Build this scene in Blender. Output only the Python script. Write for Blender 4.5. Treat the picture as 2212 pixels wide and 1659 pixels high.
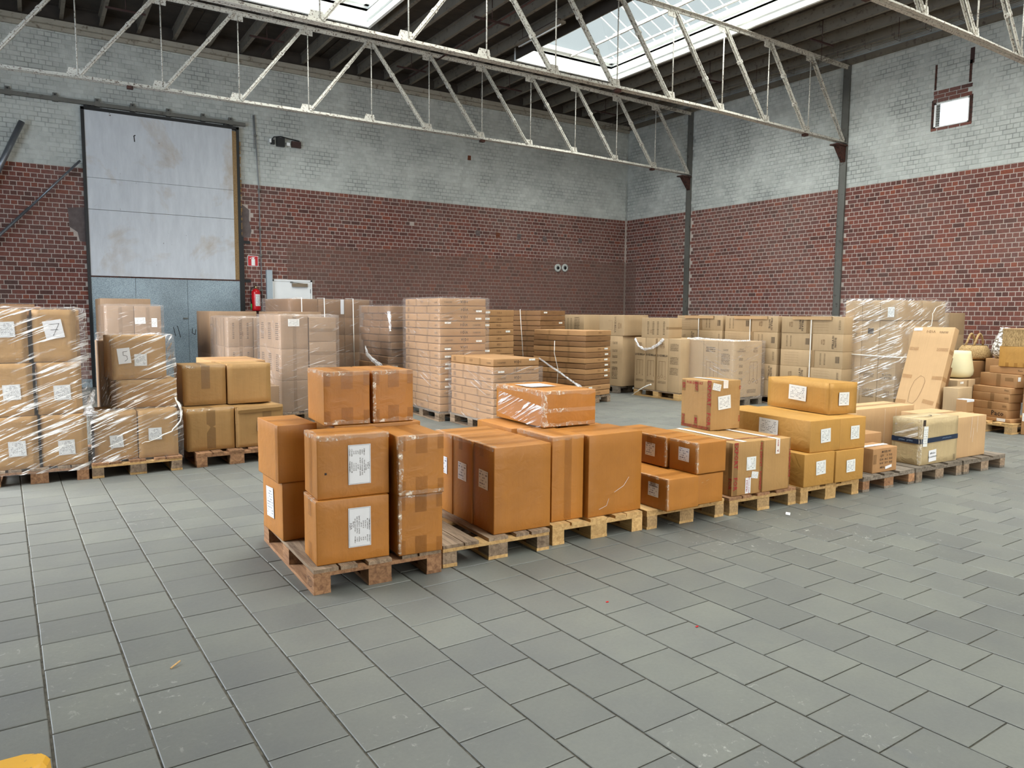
import bpy, math, random
from mathutils import Vector, Matrix, noise
S = bpy.context.scene; COL = S.collection
rnd = random.Random(7); PI = math.pi
for o in list(bpy.data.objects): bpy.data.objects.remove(o)

# ------------------------------------------------------------------ camera
cd = bpy.data.cameras.new('camera'); cam = bpy.data.objects.new('camera', cd); COL.objects.link(cam); S.camera = cam
cd.sensor_width = 36.0; cd.lens = 1620.0/2212.0*36.0; cd.clip_end = 200
yaw, pit, rol = [math.radians(v) for v in (32.73, 5.35, -0.468)]
cf = Vector((math.sin(yaw)*math.cos(pit), math.cos(yaw)*math.cos(pit), -math.sin(pit)))
cr = Vector((math.cos(yaw), -math.sin(yaw), 0)); cdn = cf.cross(cr)
r2 = math.cos(rol)*cr+math.sin(rol)*cdn; d2 = -math.sin(rol)*cr+math.cos(rol)*cdn
cam.matrix_world = Matrix(((r2.x, -d2.x, -cf.x, 0), (r2.y, -d2.y, -cf.y, 0), (r2.z, -d2.z, -cf.z, 1.6), (0, 0, 0, 1)))
# ------------------------------------------------------------------ world, lights, exposure
W = bpy.data.worlds.new('World'); S.world = W; W.use_nodes = True
W.node_tree.nodes['Background'].inputs[0].default_value = (0.84, 0.93, 0.96, 1)
W.node_tree.nodes['Background'].inputs[1].default_value = 0.75
def area(name, loc, rot, sx, sy, energy, color=(1, 1, 1), spread=PI):
    l = bpy.data.lights.new(name, 'AREA'); l.shape = 'RECTANGLE'; l.size = sx; l.size_y = sy; l.energy = energy; l.color = color; l.spread = spread
    o = bpy.data.objects.new(name, l); COL.objects.link(o); o.location = loc; o.rotation_euler = rot; return o
SKY0, SKY1 = -7.0, 14.8                       # both roof lights run from SKY0 to SKY1 along Y
sl = bpy.data.lights.new('overcast_sun', 'SUN'); sl.energy = 38.0; sl.angle = math.radians(115); sl.color = (1.0, 0.985, 0.955)
so = bpy.data.objects.new('overcast_sun', sl); COL.objects.link(so); so.rotation_euler = Vector((0.40, 0.08, -1)).to_track_quat('-Z', 'Y').to_euler()
area('unseen_gate_fill', (5.0, -8.3, 2.9), (math.radians(90), 0, 0), 9.0, 5.4, 900, (1.0, 0.97, 0.92))  # fill lamp added in an assumed gate opening behind the camera
area('side_gate_daylight', (-3.5, 9.5, 3.6), (0, math.radians(-90), 0), 4.6, 7.0, 700, (0.66, 0.81, 1.0))
S.view_settings.view_transform = 'Standard'; S.view_settings.look = 'None'
S.view_settings.exposure = -0.12; S.view_settings.gamma = 1; S.view_settings.use_curve_mapping = False
cy = S.cycles
cy.use_denoising = True; cy.max_bounces = 8; cy.diffuse_bounces = 4; cy.glossy_bounces = 3; cy.transmission_bounces = 3
cy.transparent_max_bounces = 16; cy.use_adaptive_sampling = True; cy.adaptive_threshold = 0.02
cy.caustics_reflective = False; cy.caustics_refractive = False; cy.sample_clamp_indirect = 6.0

# ------------------------------------------------------------------ materials
def lin(h):
    h = h.lstrip('#'); r = []
    for i in (0, 2, 4):
        c = int(h[i:i+2], 16)/255; r.append(c/12.92 if c <= 0.04045 else ((c+0.055)/1.055)**2.4)
    return (r[0], r[1], r[2], 1)
class N:
    def __init__(s, name):
        s.m = bpy.data.materials.new(name); s.m.use_nodes = True; s.t = s.m.node_tree; s.t.nodes.clear()
        s.out = s.n('ShaderNodeOutputMaterial'); s.b = s.n('ShaderNodeBsdfPrincipled'); s.l(s.b, 0, s.out, 0)
    def n(s, k, **kw):
        x = s.t.nodes.new(k)
        for a, v in kw.items(): setattr(x, a, v)
        return x
    def l(s, a, i, b, j): s.t.links.new(a.outputs[i], b.inputs[j])
    def co(s, kind='Object', sc=(1, 1, 1), rot=(0, 0, 0), loc=(0, 0, 0)):
        c = s.n('ShaderNodeTexCoord'); m = s.n('ShaderNodeMapping'); s.l(c, kind, m, 0)
        m.inputs['Scale'].default_value = sc; m.inputs['Rotation'].default_value = rot; m.inputs['Location'].default_value = loc; return m
    def noise(s, m, scale, detail=3, rough=0.55, dist=0):
        x = s.n('ShaderNodeTexNoise'); x.inputs['Scale'].default_value = scale; x.inputs['Detail'].default_value = detail
        x.inputs['Roughness'].default_value = rough; x.inputs['Distortion'].default_value = dist; s.l(m, 0, x, 'Vector'); return x
    def ramp(s, src, so, stops):
        r = s.n('ShaderNodeValToRGB'); e = r.color_ramp.elements
        while len(e) < len(stops): e.new(0.5)
        for q, (p, c) in zip(e, stops): q.position = p; q.color = c if isinstance(c, tuple) else (c, c, c, 1)
        s.l(src, so, r, 0); return r
    def mix(s, mode, a, b, f):
        x = s.n('ShaderNodeMix', data_type='RGBA', blend_type=mode)
        for v, k in ((f, 0), (a, 6), (b, 7)):
            if isinstance(v, tuple) and len(v) == 2: s.l(v[0], v[1], x, k)
            elif isinstance(v, tuple): x.inputs[k].default_value = v
            else: x.inputs[k].default_value = v
        return (x, 2)
    def math(s, op, a, b=0.0):
        x = s.n('ShaderNodeMath', operation=op)
        for v, k in ((a, 0), (b, 1)):
            if isinstance(v, tuple): s.l(v[0], v[1], x, k)
            else: x.inputs[k].default_value = v
        return (x, 0)
    def bump(s, src, so, strength, dist=0.01):
        x = s.n('ShaderNodeBump'); x.inputs['Strength'].default_value = strength; x.inputs['Distance'].default_value = dist
        s.l(src, so, x, 'Height'); s.l(x, 0, s.b, 'Normal'); return x
    def col(s, c): s.l(c[0], c[1], s.b, 'Base Color')
    def set(s, rough=0.7, metal=0, spec=0.5):
        s.b.inputs['Roughness'].default_value = rough; s.b.inputs['Metallic'].default_value = metal
        s.b.inputs['Specular IOR Level'].default_value = spec; return s
def grey(v): return (v, v, v, 1)
def plain(name, c, rough=0.6, metal=0, var=0.12, scale=6, spec=0.4, bump=0.0, bs=40):
    k = N(name).set(rough, metal, spec); m = k.co(); a = k.noise(m, scale, 4)
    r = k.ramp(a, 0, [(0.3, grey(1-var)), (0.7, grey(1+var*0.5))]); k.col(k.mix('MULTIPLY', lin(c), (r, 0), 1.0))
    if bump: k.bump(k.noise(m, bs, 3), 0, bump, 0.004)
    return k.m
def cardboard(name, c, var=0.10, rough=0.72, spec=0.35, bump=0.15, gr=0.03):
    k = N(name).set(rough, 0, spec); m = k.co(); inf = k.n('ShaderNodeObjectInfo')
    big = k.ramp(k.noise(m, 3.2, 4, 0.6), 0, [(0.3, grey(1-var)), (0.7, grey(1+var*0.45))])
    st = k.co(sc=(60, 60, 1.2)); s2 = k.ramp(k.noise(st, 1.6, 2), 0, [(0.35, grey(1-gr)), (0.65, grey(1+gr))])
    rv = k.ramp(inf, 'Random', [(0, (0.93, 0.92, 0.90, 1)), (1, (1.05, 1.04, 1.03, 1))])
    x = k.mix('MULTIPLY', lin(c), (big, 0), 1.0); x = k.mix('MULTIPLY', x, (s2, 0), 1.0); x = k.mix('MULTIPLY', x, (rv, 0), 1.0)
    k.col(x); k.bump(k.noise(k.co(), 9, 4, 0.5, 1.5), 0, bump, 0.02); return k.m
def wood(name, c1, c2, rough=0.8):
    k = N(name).set(rough, 0, 0.25); inf = k.n('ShaderNodeObjectInfo')
    m = k.co(sc=(16, 1.6, 16)); a = k.noise(m, 2.2, 6, 0.65, 0.6)
    add = k.n('ShaderNodeVectorMath', operation='ADD'); cmb = k.n('ShaderNodeCombineXYZ'); k.l(inf, 'Random', cmb, 0)
    sc = k.n('ShaderNodeVectorMath', operation='SCALE'); k.l(cmb, 0, sc, 0); sc.inputs['Scale'].default_value = 37
    k.l(m, 0, add, 0); k.l(sc, 0, add, 1); k.t.links.new(add.outputs[0], a.inputs['Vector'])
    r = k.ramp(a, 0, [(0.28, lin(c1)), (0.68, lin(c2))])
    rv = k.ramp(inf, 'Random', [(0, grey(0.74)), (1, grey(1.15))]); x = k.mix('MULTIPLY', (r, 0), (rv, 0), 1.0)
    k.col(x); k.bump(a, 0, 0.35, 0.006); return k.m
M = {}
M['tan'] = cardboard('orange_brown_cardboard', 'A96E2B', 0.12, 0.48, 0.42, 0.2, 0.02)
M['gold'] = cardboard('golden_cardboard', 'B2843F', 0.10, 0.6, 0.4, 0.25, 0.025)
M['ochre'] = cardboard('ochre_cardboard', 'A88250', 0.10, 0.62, 0.38, 0.25, 0.03)
M['kraft'] = cardboard('kraft_cardboard', 'AE9472', 0.07, 0.75, 0.3, 0.08)
M['kraft_d'] = cardboard('wrapped_kraft_cardboard', '8F745A', 0.10, 0.6, 0.4, 0.12)
M['flat'] = cardboard('flat_carton_cardboard', 'A67E55', 0.08, 0.7, 0.3, 0.08)
M['flat_b'] = cardboard('brown_flat_carton_cardboard', '84603E', 0.10, 0.6, 0.35, 0.1)
M['peach'] = cardboard('peach_cardboard', 'B8966E', 0.06, 0.75, 0.3, 0.08)
M['pale'] = cardboard('pale_cardboard', 'AE9A74', 0.10, 0.55, 0.45, 0.4)
M['wood_old'] = wood('weathered_pallet_wood', '5C4A3C', 'A48E76')
M['wood_red'] = wood('reddish_pallet_wood', '6A4A36', 'AE8460')
M['wood_new'] = wood('fresh_pine_wood', '9E7A4B', 'D2AE78')
M['wood_grey'] = wood('grey_pallet_wood', '544B42', '8E8273')
M['wood_chip'] = plain('pressed_chip_block', 'A98B63', 0.85, 0, 0.35, 60, 0.2, 0.4, 90)
def tape_mat(name, c, rough=0.22, a=0.8):
    k = N(name).set(rough, 0, 0.6); m = k.co(); n1 = k.noise(m, 25, 3)
    k.col((k.ramp(n1, 0, [(0.3, tuple(v*0.85 for v in lin(c)[:3])+(1,)), (0.7, lin(c))]), 0)); k.bump(n1, 0, 0.3, 0.004)
    k.b.inputs['Alpha'].default_value = a; return k.m
M['tape'] = tape_mat('brown_packing_tape', '96602C', 0.20, 0.26)
M['mark'] = plain('burnt_mark', '3E2A1E', 0.8)
M['tape_k'] = tape_mat('kraft_packing_tape', '86643E', 0.26, 0.38)
M['tape_s'] = tape_mat('faint_packing_tape', '86643E', 0.3, 0.2)
M['tape_white'] = plain('white_paper_tape', 'E4DAD0', 0.6)
def glint_streaks(name, base_a, amt, c='F4F2EE', sc=(3, 3, 30), rot=(0.25, 0.3, 0), lo=0.58, hi=0.68, rough=0.16):  # whitish folds plus painted-in reflection streaks, drawn as pale opacity
    k = N(name).set(rough, 0, 0.7); k.b.inputs['Base Color'].default_value = lin(c)
    m0 = k.co(rot=rot); m = k.n('ShaderNodeMapping'); k.l(m0, 0, m, 0); m.inputs['Scale'].default_value = sc; a = k.ramp(k.noise(m, 1.7, 5, 0.62, 0.8), 0, [(lo, grey(0)), (hi, grey(1))])
    g = k.ramp(k.noise(k.co(loc=(3, 1, 7)), 1.9, 3), 0, [(0.42, grey(0)), (0.56, grey(1))])
    f = k.math('MULTIPLY', (a, 0), (g, 0)); f = k.math('MULTIPLY', f, amt); f = k.math('ADD', f, base_a)
    k.l(f[0], f[1], k.b, 'Alpha'); k.bump(k.noise(k.co(sc=tuple(v*0.6 for v in sc), rot=rot), 3, 3), 0, 0.5, 0.02); return k.m
M['film'] = glint_streaks('clear_stretch_film', 0.06, 0.95, 'FFFDFA', (1.4, 1.4, 26), (0.38, 0.38, 0), 0.53, 0.60)
M['film_hazy'] = glint_streaks('hazy_stretch_film', 0.13, 0.6, 'D8CCC4', (1.5, 1.5, 30), (-0.3, 0.3, 0), 0.58, 0.66)
M['film_bunch'] = glint_streaks('bunched_stretch_film', 0.28, 0.7, 'F4F4F6', (14, 14, 9), (0.6, 0.2, 0.4), 0.46, 0.6, 0.1)
M['edge_film'] = glint_streaks('crinkled_clear_tape', 0.10, 0.85, 'EFE3D0', (18, 18, 18), (0.3, 0.6, 0.9), 0.50, 0.66, 0.2)
def label_mat(name, rows=10, seed=0.0, ink='5A5A5E', paper='D9DADA', amt=0.8, cols=26, wide=(0.08, 0.92), border=True):
    k = N(name).set(0.45, 0, 0.4); tc = k.n('ShaderNodeTexCoord'); sep = k.n('ShaderNodeSeparateXYZ'); k.l(tc, 'UV', sep, 0)
    u, v = (sep, 0), (sep, 1)
    vr = k.math('MULTIPLY', v, rows); row = k.math('FLOOR', vr); fr = k.math('FRACT', vr)
    line = k.math('LESS_THAN', k.math('ABSOLUTE', k.math('SUBTRACT', fr, 0.5)), 0.24)
    cx = k.n('ShaderNodeCombineXYZ'); uu = k.math('MULTIPLY', u, cols); k.l(uu[0], uu[1], cx, 0)
    rr = k.math('ADD', k.math('MULTIPLY', row, 7.31), seed); k.l(rr[0], rr[1], cx, 1)
    nz = k.n('ShaderNodeTexNoise'); nz.inputs['Scale'].default_value = 1.0; nz.inputs['Detail'].default_value = 1; k.l(cx, 0, nz, 'Vector')
    word = k.math('GREATER_THAN', (nz, 0), 0.49)
    cx2 = k.n('ShaderNodeCombineXYZ'); ub = k.math('MULTIPLY', u, 3.2); k.l(ub[0], ub[1], cx2, 0); k.l(rr[0], rr[1], cx2, 1)
    nb = k.n('ShaderNodeTexNoise'); nb.inputs['Scale'].default_value = 1.3; k.l(cx2, 0, nb, 'Vector'); blk = k.math('GREATER_THAN', (nb, 0), 0.46)
    ins = k.math('MULTIPLY', k.math('GREATER_THAN', u, wide[0]), k.math('LESS_THAN', u, wide[1]))
    ins = k.math('MULTIPLY', ins, k.math('MULTIPLY', k.math('GREATER_THAN', v, 0.08), k.math('LESS_THAN', v, 0.92)))
    f = k.math('MULTIPLY', k.math('MULTIPLY', line, word), k.math('MULTIPLY', ins, blk))
    if border:
        a = k.math('ABSOLUTE', k.math('SUBTRACT', u, 0.5)); b = k.math('ABSOLUTE', k.math('SUBTRACT', v, 0.5)); mx = k.math('MAXIMUM', a, b)
        bd = k.math('MULTIPLY', k.math('GREATER_THAN', mx, 0.455), k.math('LESS_THAN', mx, 0.465)); f = k.math('MAXIMUM', f, bd)
    f = k.math('MULTIPLY', f, amt); k.col(k.mix('MIX', lin(paper), lin(ink), f)); return k.m
M['label'] = label_mat('printed_shipping_label', 11)
M['label2'] = label_mat('typed_address_label', 9, 5.0, '66676C', 'DCDCD8', 0.8, 22, (0.1, 0.9), False)
M['label_blue'] = label_mat('blue_inked_label', 6, 11.0, '505470', 'D6D8DC', 0.85, 14, (0.08, 0.92), False)
M['label_tiny'] = label_mat('small_sticker', 2, 3.0, '606060', 'EFEDE6', 0.6, 10, (0.05, 0.95), False)
M['paper'] = plain('white_paper', 'DEDEE0', 0.5, 0, 0.03)
M['smallprint'] = None
def print_mat(name, rows, seed, ink='3E3024', amt=0.75, cols=30):
    k = N(name).set(0.7); tc = k.n('ShaderNodeTexCoord'); sep = k.n('ShaderNodeSeparateXYZ'); k.l(tc, 'UV', sep, 0)
    u, v = (sep, 0), (sep, 1); vr = k.math('MULTIPLY', v, rows); row = k.math('FLOOR', vr); fr = k.math('FRACT', vr)
    line = k.math('LESS_THAN', k.math('ABSOLUTE', k.math('SUBTRACT', fr, 0.5)), 0.22)
    cx = k.n('ShaderNodeCombineXYZ'); uu = k.math('MULTIPLY', u, cols); k.l(uu[0], uu[1], cx, 0)
    rr = k.math('ADD', k.math('MULTIPLY', row, 5.7), seed); k.l(rr[0], rr[1], cx, 1)
    nz = k.n('ShaderNodeTexNoise'); nz.inputs['Scale'].default_value = 1.0; nz.inputs['Detail'].default_value = 1; k.l(cx, 0, nz, 'Vector')
    f = k.math('MULTIPLY', line, k.math('GREATER_THAN', (nz, 0), 0.44)); f = k.math('MULTIPLY', f, amt)
    k.b.inputs['Base Color'].default_value = lin(ink); k.l(f[0], f[1], k.b, 'Alpha'); return k.m
M['smallprint'] = print_mat('small_printed_text', 9, 1.0)
M['twoline'] = print_mat('two_printed_lines', 3, 4.0, amt=0.85, cols=18)
M['ink'] = plain('dark_print_ink', '3A2E26', 0.7, 0, 0.05)
M['ink_soft'] = plain('soft_print_ink', '6B4E33', 0.7, 0, 0.05)
M['black_pen'] = plain('black_marker', '1C1A1C', 0.6, 0, 0.02)
M['red_ink'] = plain('red_print_ink', '9C1A22', 0.6, 0, 0.08)
M['navy'] = plain('navy_printed_tape', '1E2C42', 0.35, 0, 0.1)
M['navy_txt'] = plain('pale_blue_print', '8FA8C4', 0.5)
def paint_metal(name, c, c2, lo=0.60, hi=0.66, rough=0.45, sc=22, metal=0.0, bump=0.2):
    k = N(name).set(rough, metal, 0.5); m = k.co(); a = k.ramp(k.noise(m, sc, 5, 0.65), 0, [(lo, grey(0)), (hi, grey(1))])
    b = k.ramp(k.noise(m, 2.5, 3), 0, [(0.3, grey(0.86)), (0.7, grey(1.06))])
    k.col(k.mix('MIX', k.mix('MULTIPLY', lin(c), (b, 0), 1.0), lin(c2), (a, 0))); k.bump(a, 0, bump, 0.003); return k.m
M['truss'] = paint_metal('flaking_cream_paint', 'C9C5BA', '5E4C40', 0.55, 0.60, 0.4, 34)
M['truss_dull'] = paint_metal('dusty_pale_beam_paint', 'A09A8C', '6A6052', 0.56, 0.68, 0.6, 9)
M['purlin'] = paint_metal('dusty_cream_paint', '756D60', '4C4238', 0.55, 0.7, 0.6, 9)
M['rust'] = paint_metal('rusted_steel', '4A2A20', '24160F', 0.5, 0.6, 0.8, 20)
M['bar'] = plain('dark_brown_steel', '3A2420', 0.6)
M['deck'] = plain('dark_roof_boards', '3E3730', 0.85, 0, 0.3, 3)
M['white_wood'] = plain('white_painted_wood', 'F2F4F0', 0.5, 0, 0.05)
M['steel_grey'] = paint_metal('grey_painted_steel', '6A6963', '4A463F', 0.6, 0.7, 0.5, 8, 0.3)
M['galv'] = None
k = N('galvanised_sheet').set(0.42, 0.35, 0.5); m = k.co(); a = k.noise(m, 60, 2); r = k.ramp(a, 0, [(0.35, lin('76858E')), (0.65, lin('A0AFB6'))])
b = k.ramp(k.noise(m, 1.1, 4), 0, [(0.35, grey(0.72)), (0.65, grey(1.05))]); k.col(k.mix('MULTIPLY', (r, 0), (b, 0), 1.0)); M['galv'] = k.m
k = N('worn_white_door_sheet').set(0.4, 0.1, 0.5); m = k.co(); a = k.ramp(k.noise(m, 0.9, 6, 0.62, 0.5), 0, [(0.53, grey(0)), (0.68, grey(0.6))])
v = k.co(sc=(4, 4, 0.8)); b = k.ramp(k.noise(v, 2.0, 5, 0.7), 0, [(0.3, lin('B6BAC0')), (0.7, lin('C6CACF'))])
sp = k.ramp(k.noise(k.co(loc=(2, 2, 2)), 9, 5, 0.7), 0, [(0.68, grey(0)), (0.71, grey(0.9))])
x = k.mix('MIX', (b, 0), lin('A08A6C'), (a, 0)); k.col(k.mix('MIX', x, lin('4A3224'), (sp, 0))); M['doorsheet'] = k.m
M['black'] = plain('black_paint', '17181A', 0.45, 0, 0.1)
M['white_door'] = plain('white_door_paint', 'ECECEA', 0.4, 0, 0.02)
M['grey_post'] = plain('grey_plastic_trim', 'A9B4BA', 0.5, 0, 0.03)
M['foam'] = plain('yellowed_foam', 'A98A5E', 0.9, 0, 0.3, 30, 0.2, 0.5)
M['oldwood'] = wood('tan_door_post', '8C6C48', 'B39468')
M['closer'] = plain('bronze_metal', '8A7A66', 0.35, 0.4)
M['red'] = plain('red_gloss_paint', 'C01820', 0.25, 0, 0.05); M['white'] = plain('white_enamel', 'F0F0EE', 0.4, 0, 0.02)
M['green'] = plain('green_plastic', '2E9A48', 0.4); M['chrome'] = plain('brass_chrome', 'C8B88A', 0.25, 0.9)
M['yellow'] = paint_metal('worn_yellow_paint', 'E0A838', '6E6258', 0.60, 0.64, 0.4, 12)
M['conduit'] = plain('grey_conduit', '8C8C8E', 0.5, 0.2); M['pipe'] = plain('galvanised_pipe', '7E8288', 0.35, 0.6)
M['plug'] = plain('clay_plug', '6A3B26', 0.9)
M['cement'] = plain('cement_patch', '6A5F5C', 0.95, 0, 0.25, 8, 0.2, 0.6, 14)
M['cream'] = plain('cream_ribbed_shade', 'D9D0A8', 0.6, 0, 0.03)
M['straw'] = None
k = N('woven_straw').set(0.85, 0, 0.2); m = k.co(sc=(1, 1, 0.25)); a = k.noise(m, 130, 3, 0.6); k.col((k.ramp(a, 0, [(0.35, lin('7E6440')), (0.6, lin('BE9F70'))]), 0)); k.bump(a, 0, 0.9, 0.01); M['straw'] = k.m
k = N('white_knit').set(0.8, 0, 0.2); m = k.co(sc=(1, 1, 1.4)); a = k.n('ShaderNodeTexVoronoi'); a.inputs['Scale'].default_value = 26; k.l(m, 0, a, 'Vector')
k.col((k.ramp(a, 0, [(0.35, lin('F2F0EC')), (0.62, lin('7A6E60'))]), 0)); k.bump(a, 0, 0.6, 0.01); M['knit'] = k.m
M['strap'] = plain('white_strapping', 'E6E2DA', 0.4, 0, 0.03)
# brick: attribute colour per brick, painted version, mortar
def brick_mat(name, attr):
    k = N(name).set(0.85, 0, 0.25); m = k.co('Generated') if False else None
    g = k.n('ShaderNodeNewGeometry'); pos = k.n('ShaderNodeMapping'); k.l(g, 'Position', pos, 0)
    if attr: a = k.n('ShaderNodeAttribute', attribute_name='rv'); src = (a, 'Fac')
    else: a = k.n('ShaderNodeObjectInfo'); src = (a, 'Random')
    r = k.ramp(a, src[1], [(0, lin('533B36')), (0.25, lin('6C433B')), (0.55, lin('7A4B41')), (0.85, lin('684742')), (1, lin('884C3A'))])
    dust = k.ramp(k.noise(pos, 0.55, 5, 0.6), 0, [(0.42, grey(0)), (0.78, grey(0.5))])
    x = k.mix('MIX', (r, 0), lin('857068'), (dust, 0))
    sp = k.ramp(k.noise(pos, 30, 3), 0, [(0.3, grey(0.82)), (0.7, grey(1.12))]); x = k.mix('MULTIPLY', x, (sp, 0), 1.0)
    chip = k.ramp(k.noise(pos, 7, 5, 0.7), 0, [(0.735, grey(0)), (0.75, grey(0.6))]); x = k.mix('MIX', x, lin('B8AEA6'), (chip, 0))
    # the lower part of the back wall is smeared over with brownish cement (a repair): x 5..15.4, z below 3.1
    sx = k.n('ShaderNodeSeparateXYZ'); k.l(g, 'Position', sx, 0)
    nz = k.noise(pos, 1.2, 3); zz = k.math('ADD', (sx, 2), k.math('MULTIPLY', (nz, 0), 0.5))
    f = k.math('MULTIPLY', k.math('LESS_THAN', zz, 3.45), k.math('MULTIPLY', k.math('GREATER_THAN', (sx, 1), 17.5), k.math('GREATER_THAN', (sx, 0), 5.2)))
    k.col(k.mix('MIX', x, lin('6E564C'), k.math('MULTIPLY', f, 0.45))); k.bump(k.noise(pos, 40, 4), 0, 0.5, 0.006); return k.m
M['brick'] = brick_mat('red_brick', True); M['brick1'] = brick_mat('red_brick_single', False)
def pale_mat(name, mortar, var=None):
    k = N(name).set(0.75, 0, 0.3); g = k.n('ShaderNodeNewGeometry'); pos = k.n('ShaderNodeMapping'); k.l(g, 'Position', pos, 0)
    a = k.ramp(k.noise(pos, 0.8, 4, 0.6), 0, [(0.3, lin('AEB1AC')), (0.7, lin('C6C9C3'))])
    b = k.ramp(k.noise(pos, 6, 4, 0.6), 0, [(0.3, grey(0.90)), (0.7, grey(1.07))]); x = k.mix('MULTIPLY', (a, 0), (b, 0), 1.0)
    sx = k.n('ShaderNodeSeparateXYZ'); k.l(g, 'Position', sx, 0)
    if var:
        va = k.n('ShaderNodeAttribute', attribute_name='rv') if var == 'A' else k.n('ShaderNodeObjectInfo')
        vr = k.ramp(va, 'Fac' if var == 'A' else 'Random', [(0, grey(0.90)), (0.5, grey(1.0)), (1, grey(1.05))]); x = k.mix('MULTIPLY', x, (vr, 0), 1.0)
    if mortar:
        x = k.mix('MULTIPLY', x, (k.ramp(k.noise(pos, 1.6, 4), 0, [(0.35, grey(0.52)), (0.62, grey(1.0))]), 0), 1.0)  # joints between painted bricks darkened to paint in bed-joint shadows
        nz = k.noise(pos, 1.2, 3); zz = k.math('ADD', (sx, 2), k.math('MULTIPLY', (nz, 0), 0.5))
        f = k.math('MULTIPLY', k.math('LESS_THAN', zz, 3.45), k.math('MULTIPLY', k.math('GREATER_THAN', (sx, 1), 17.5), k.math('GREATER_THAN', (sx, 0), 5.2)))
        mm = k.mix('MULTIPLY', lin('B6A89E'), (b, 0), 1.0); mm = k.mix('MIX', mm, lin('7C685E'), k.math('MULTIPLY', f, 0.72))
        hi = k.math('GREATER_THAN', (sx, 2), 4.50); x = k.mix('MIX', mm, x, hi)
    k.col(x); k.bump(k.noise(pos, 14, 5, 0.65), 0, 0.8, 0.012); return k.m
M['painted'] = pale_mat('grey_white_painted_brick', False, 'A'); M['painted1'] = pale_mat('painted_brick_single', False, 'O'); M['plasterp'] = pale_mat('painted_plaster', False); M['mortar'] = pale_mat('mortar_paint_joint_shade', True)
# floor
k = N('grey_paving_tile').set(0.50, 0, 0.5); g = k.n('ShaderNodeNewGeometry'); pos = k.n('ShaderNodeMapping'); k.l(g, 'Position', pos, 0)
def tile_nodes(k, rsrc):
    r = k.ramp(rsrc[0], rsrc[1], [(0, lin('61625E')), (0.5, lin('666762')), (1, lin('6C6D67'))])
    b = k.ramp(k.noise(pos, 2.3, 5, 0.6), 0, [(0.3, (0.90, 0.90, 0.93, 1)), (0.7, (1.08, 1.08, 1.04, 1))]); x = k.mix('MULTIPLY', (r, 0), (b, 0), 1.0)
    c = k.ramp(k.noise(pos, 55, 4, 0.7), 0, [(0.3, grey(0.93)), (0.7, grey(1.06))]); x = k.mix('MULTIPLY', x, (c, 0), 1.0)
    big = k.ramp(k.noise(pos, 0.45, 3), 0, [(0.52, grey(0)), (0.68, grey(1))]); w = k.ramp(k.noise(pos, 17, 6, 0.75, 1.0), 0, [(0.60, grey(0)), (0.66, grey(0.75))])
    x = k.mix('MIX', x, lin('BDBDB4'), k.math('MULTIPLY', (big, 0), (w, 0)))
    d = k.ramp(k.noise(pos, 4.5, 4, 0.6, 0.6), 0, [(0.66, grey(0)), (0.74, grey(0.30))]); x = k.mix('MIX', x, lin('55585C'), (d, 0)); k.col(x)
    k.bump(k.noise(pos, 14, 5, 0.65), 0, 0.25, 0.006)
a = k.n('ShaderNodeAttribute', attribute_name='rv'); tile_nodes(k, (a, 'Fac')); M['tile'] = k.m
k = N('grey_paving_tile_single').set(0.50, 0, 0.5); g = k.n('ShaderNodeNewGeometry'); pos = k.n('ShaderNodeMapping'); k.l(g, 'Position', pos, 0)
a = k.n('ShaderNodeObjectInfo'); tile_nodes(k, (a, 'Random')); M['tile1'] = k.m
M['grout'] = plain('sandy_grout', '57534A', 0.97, 0, 0.55, 26, 0.1, 0.8)
# glass of the roof lights: thin frosted sheet
def pane_mat(name, tint, scat, rgb):
    k = N(name); t = k.n('ShaderNodeBsdfTransparent'); t.inputs[0].default_value = tint; d = k.n('ShaderNodeBsdfTranslucent'); d.inputs[0].default_value = rgb
    d2 = k.n('ShaderNodeBsdfDiffuse'); d2.inputs[0].default_value = rgb
    a = k.n('ShaderNodeAddShader'); k.l(d, 0, a, 0); k.l(d2, 0, a, 1)
    m = k.n('ShaderNodeMixShader'); m.inputs[0].default_value = scat; k.l(t, 0, m, 1); k.l(a, 0, m, 2); k.l(m, 0, k.out, 0); return k.m
M['pane'] = pane_mat('frosted_roof_glass', (0.93, 0.955, 0.955, 1), 0.06, (0.16, 0.17, 0.17, 1))
k = N('bright_louvre').set(0.3); k.b.inputs['Base Color'].default_value = (0.8, 0.85, 0.9, 1); k.b.inputs['Emission Color'].default_value = (0.85, 0.92, 1.0, 1); k.b.inputs['Emission Strength'].default_value = 0.95; M['louvre'] = k.m

# ------------------------------------------------------------------ geometry helpers
def mesh(name, vs, fs, mats, smooth=False, midx=None, uv=None):
    me = bpy.data.meshes.new(name); me.from_pydata([tuple(v) for v in vs], [], fs)
    for mm in (mats if isinstance(mats, (list, tuple)) else [mats]): me.materials.append(mm)
    if smooth: me.polygons.foreach_set('use_smooth', [True]*len(fs))
    if midx: me.polygons.foreach_set('material_index', midx)
    if uv:
        l = me.uv_layers.new(name='UVMap'); l.data.foreach_set('uv', [c for p in uv for c in p])
    me.update(); return me
def ob(name, me, parent=None, loc=None, rot=None, **tags):
    o = bpy.data.objects.new(name, me); COL.objects.link(o)
    if parent is not None: o.parent = parent
    if loc is not None: o.location = loc
    if rot is not None: o.rotation_euler = rot
    for a, v in tags.items():
        if v: o[a] = v
    return o
def thing(name, label, cat, loc=(0, 0, 0), rz=0.0, group=None):
    return ob(name, None, None, loc, (0, 0, rz), label=label, category=cat, group=group)
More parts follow.
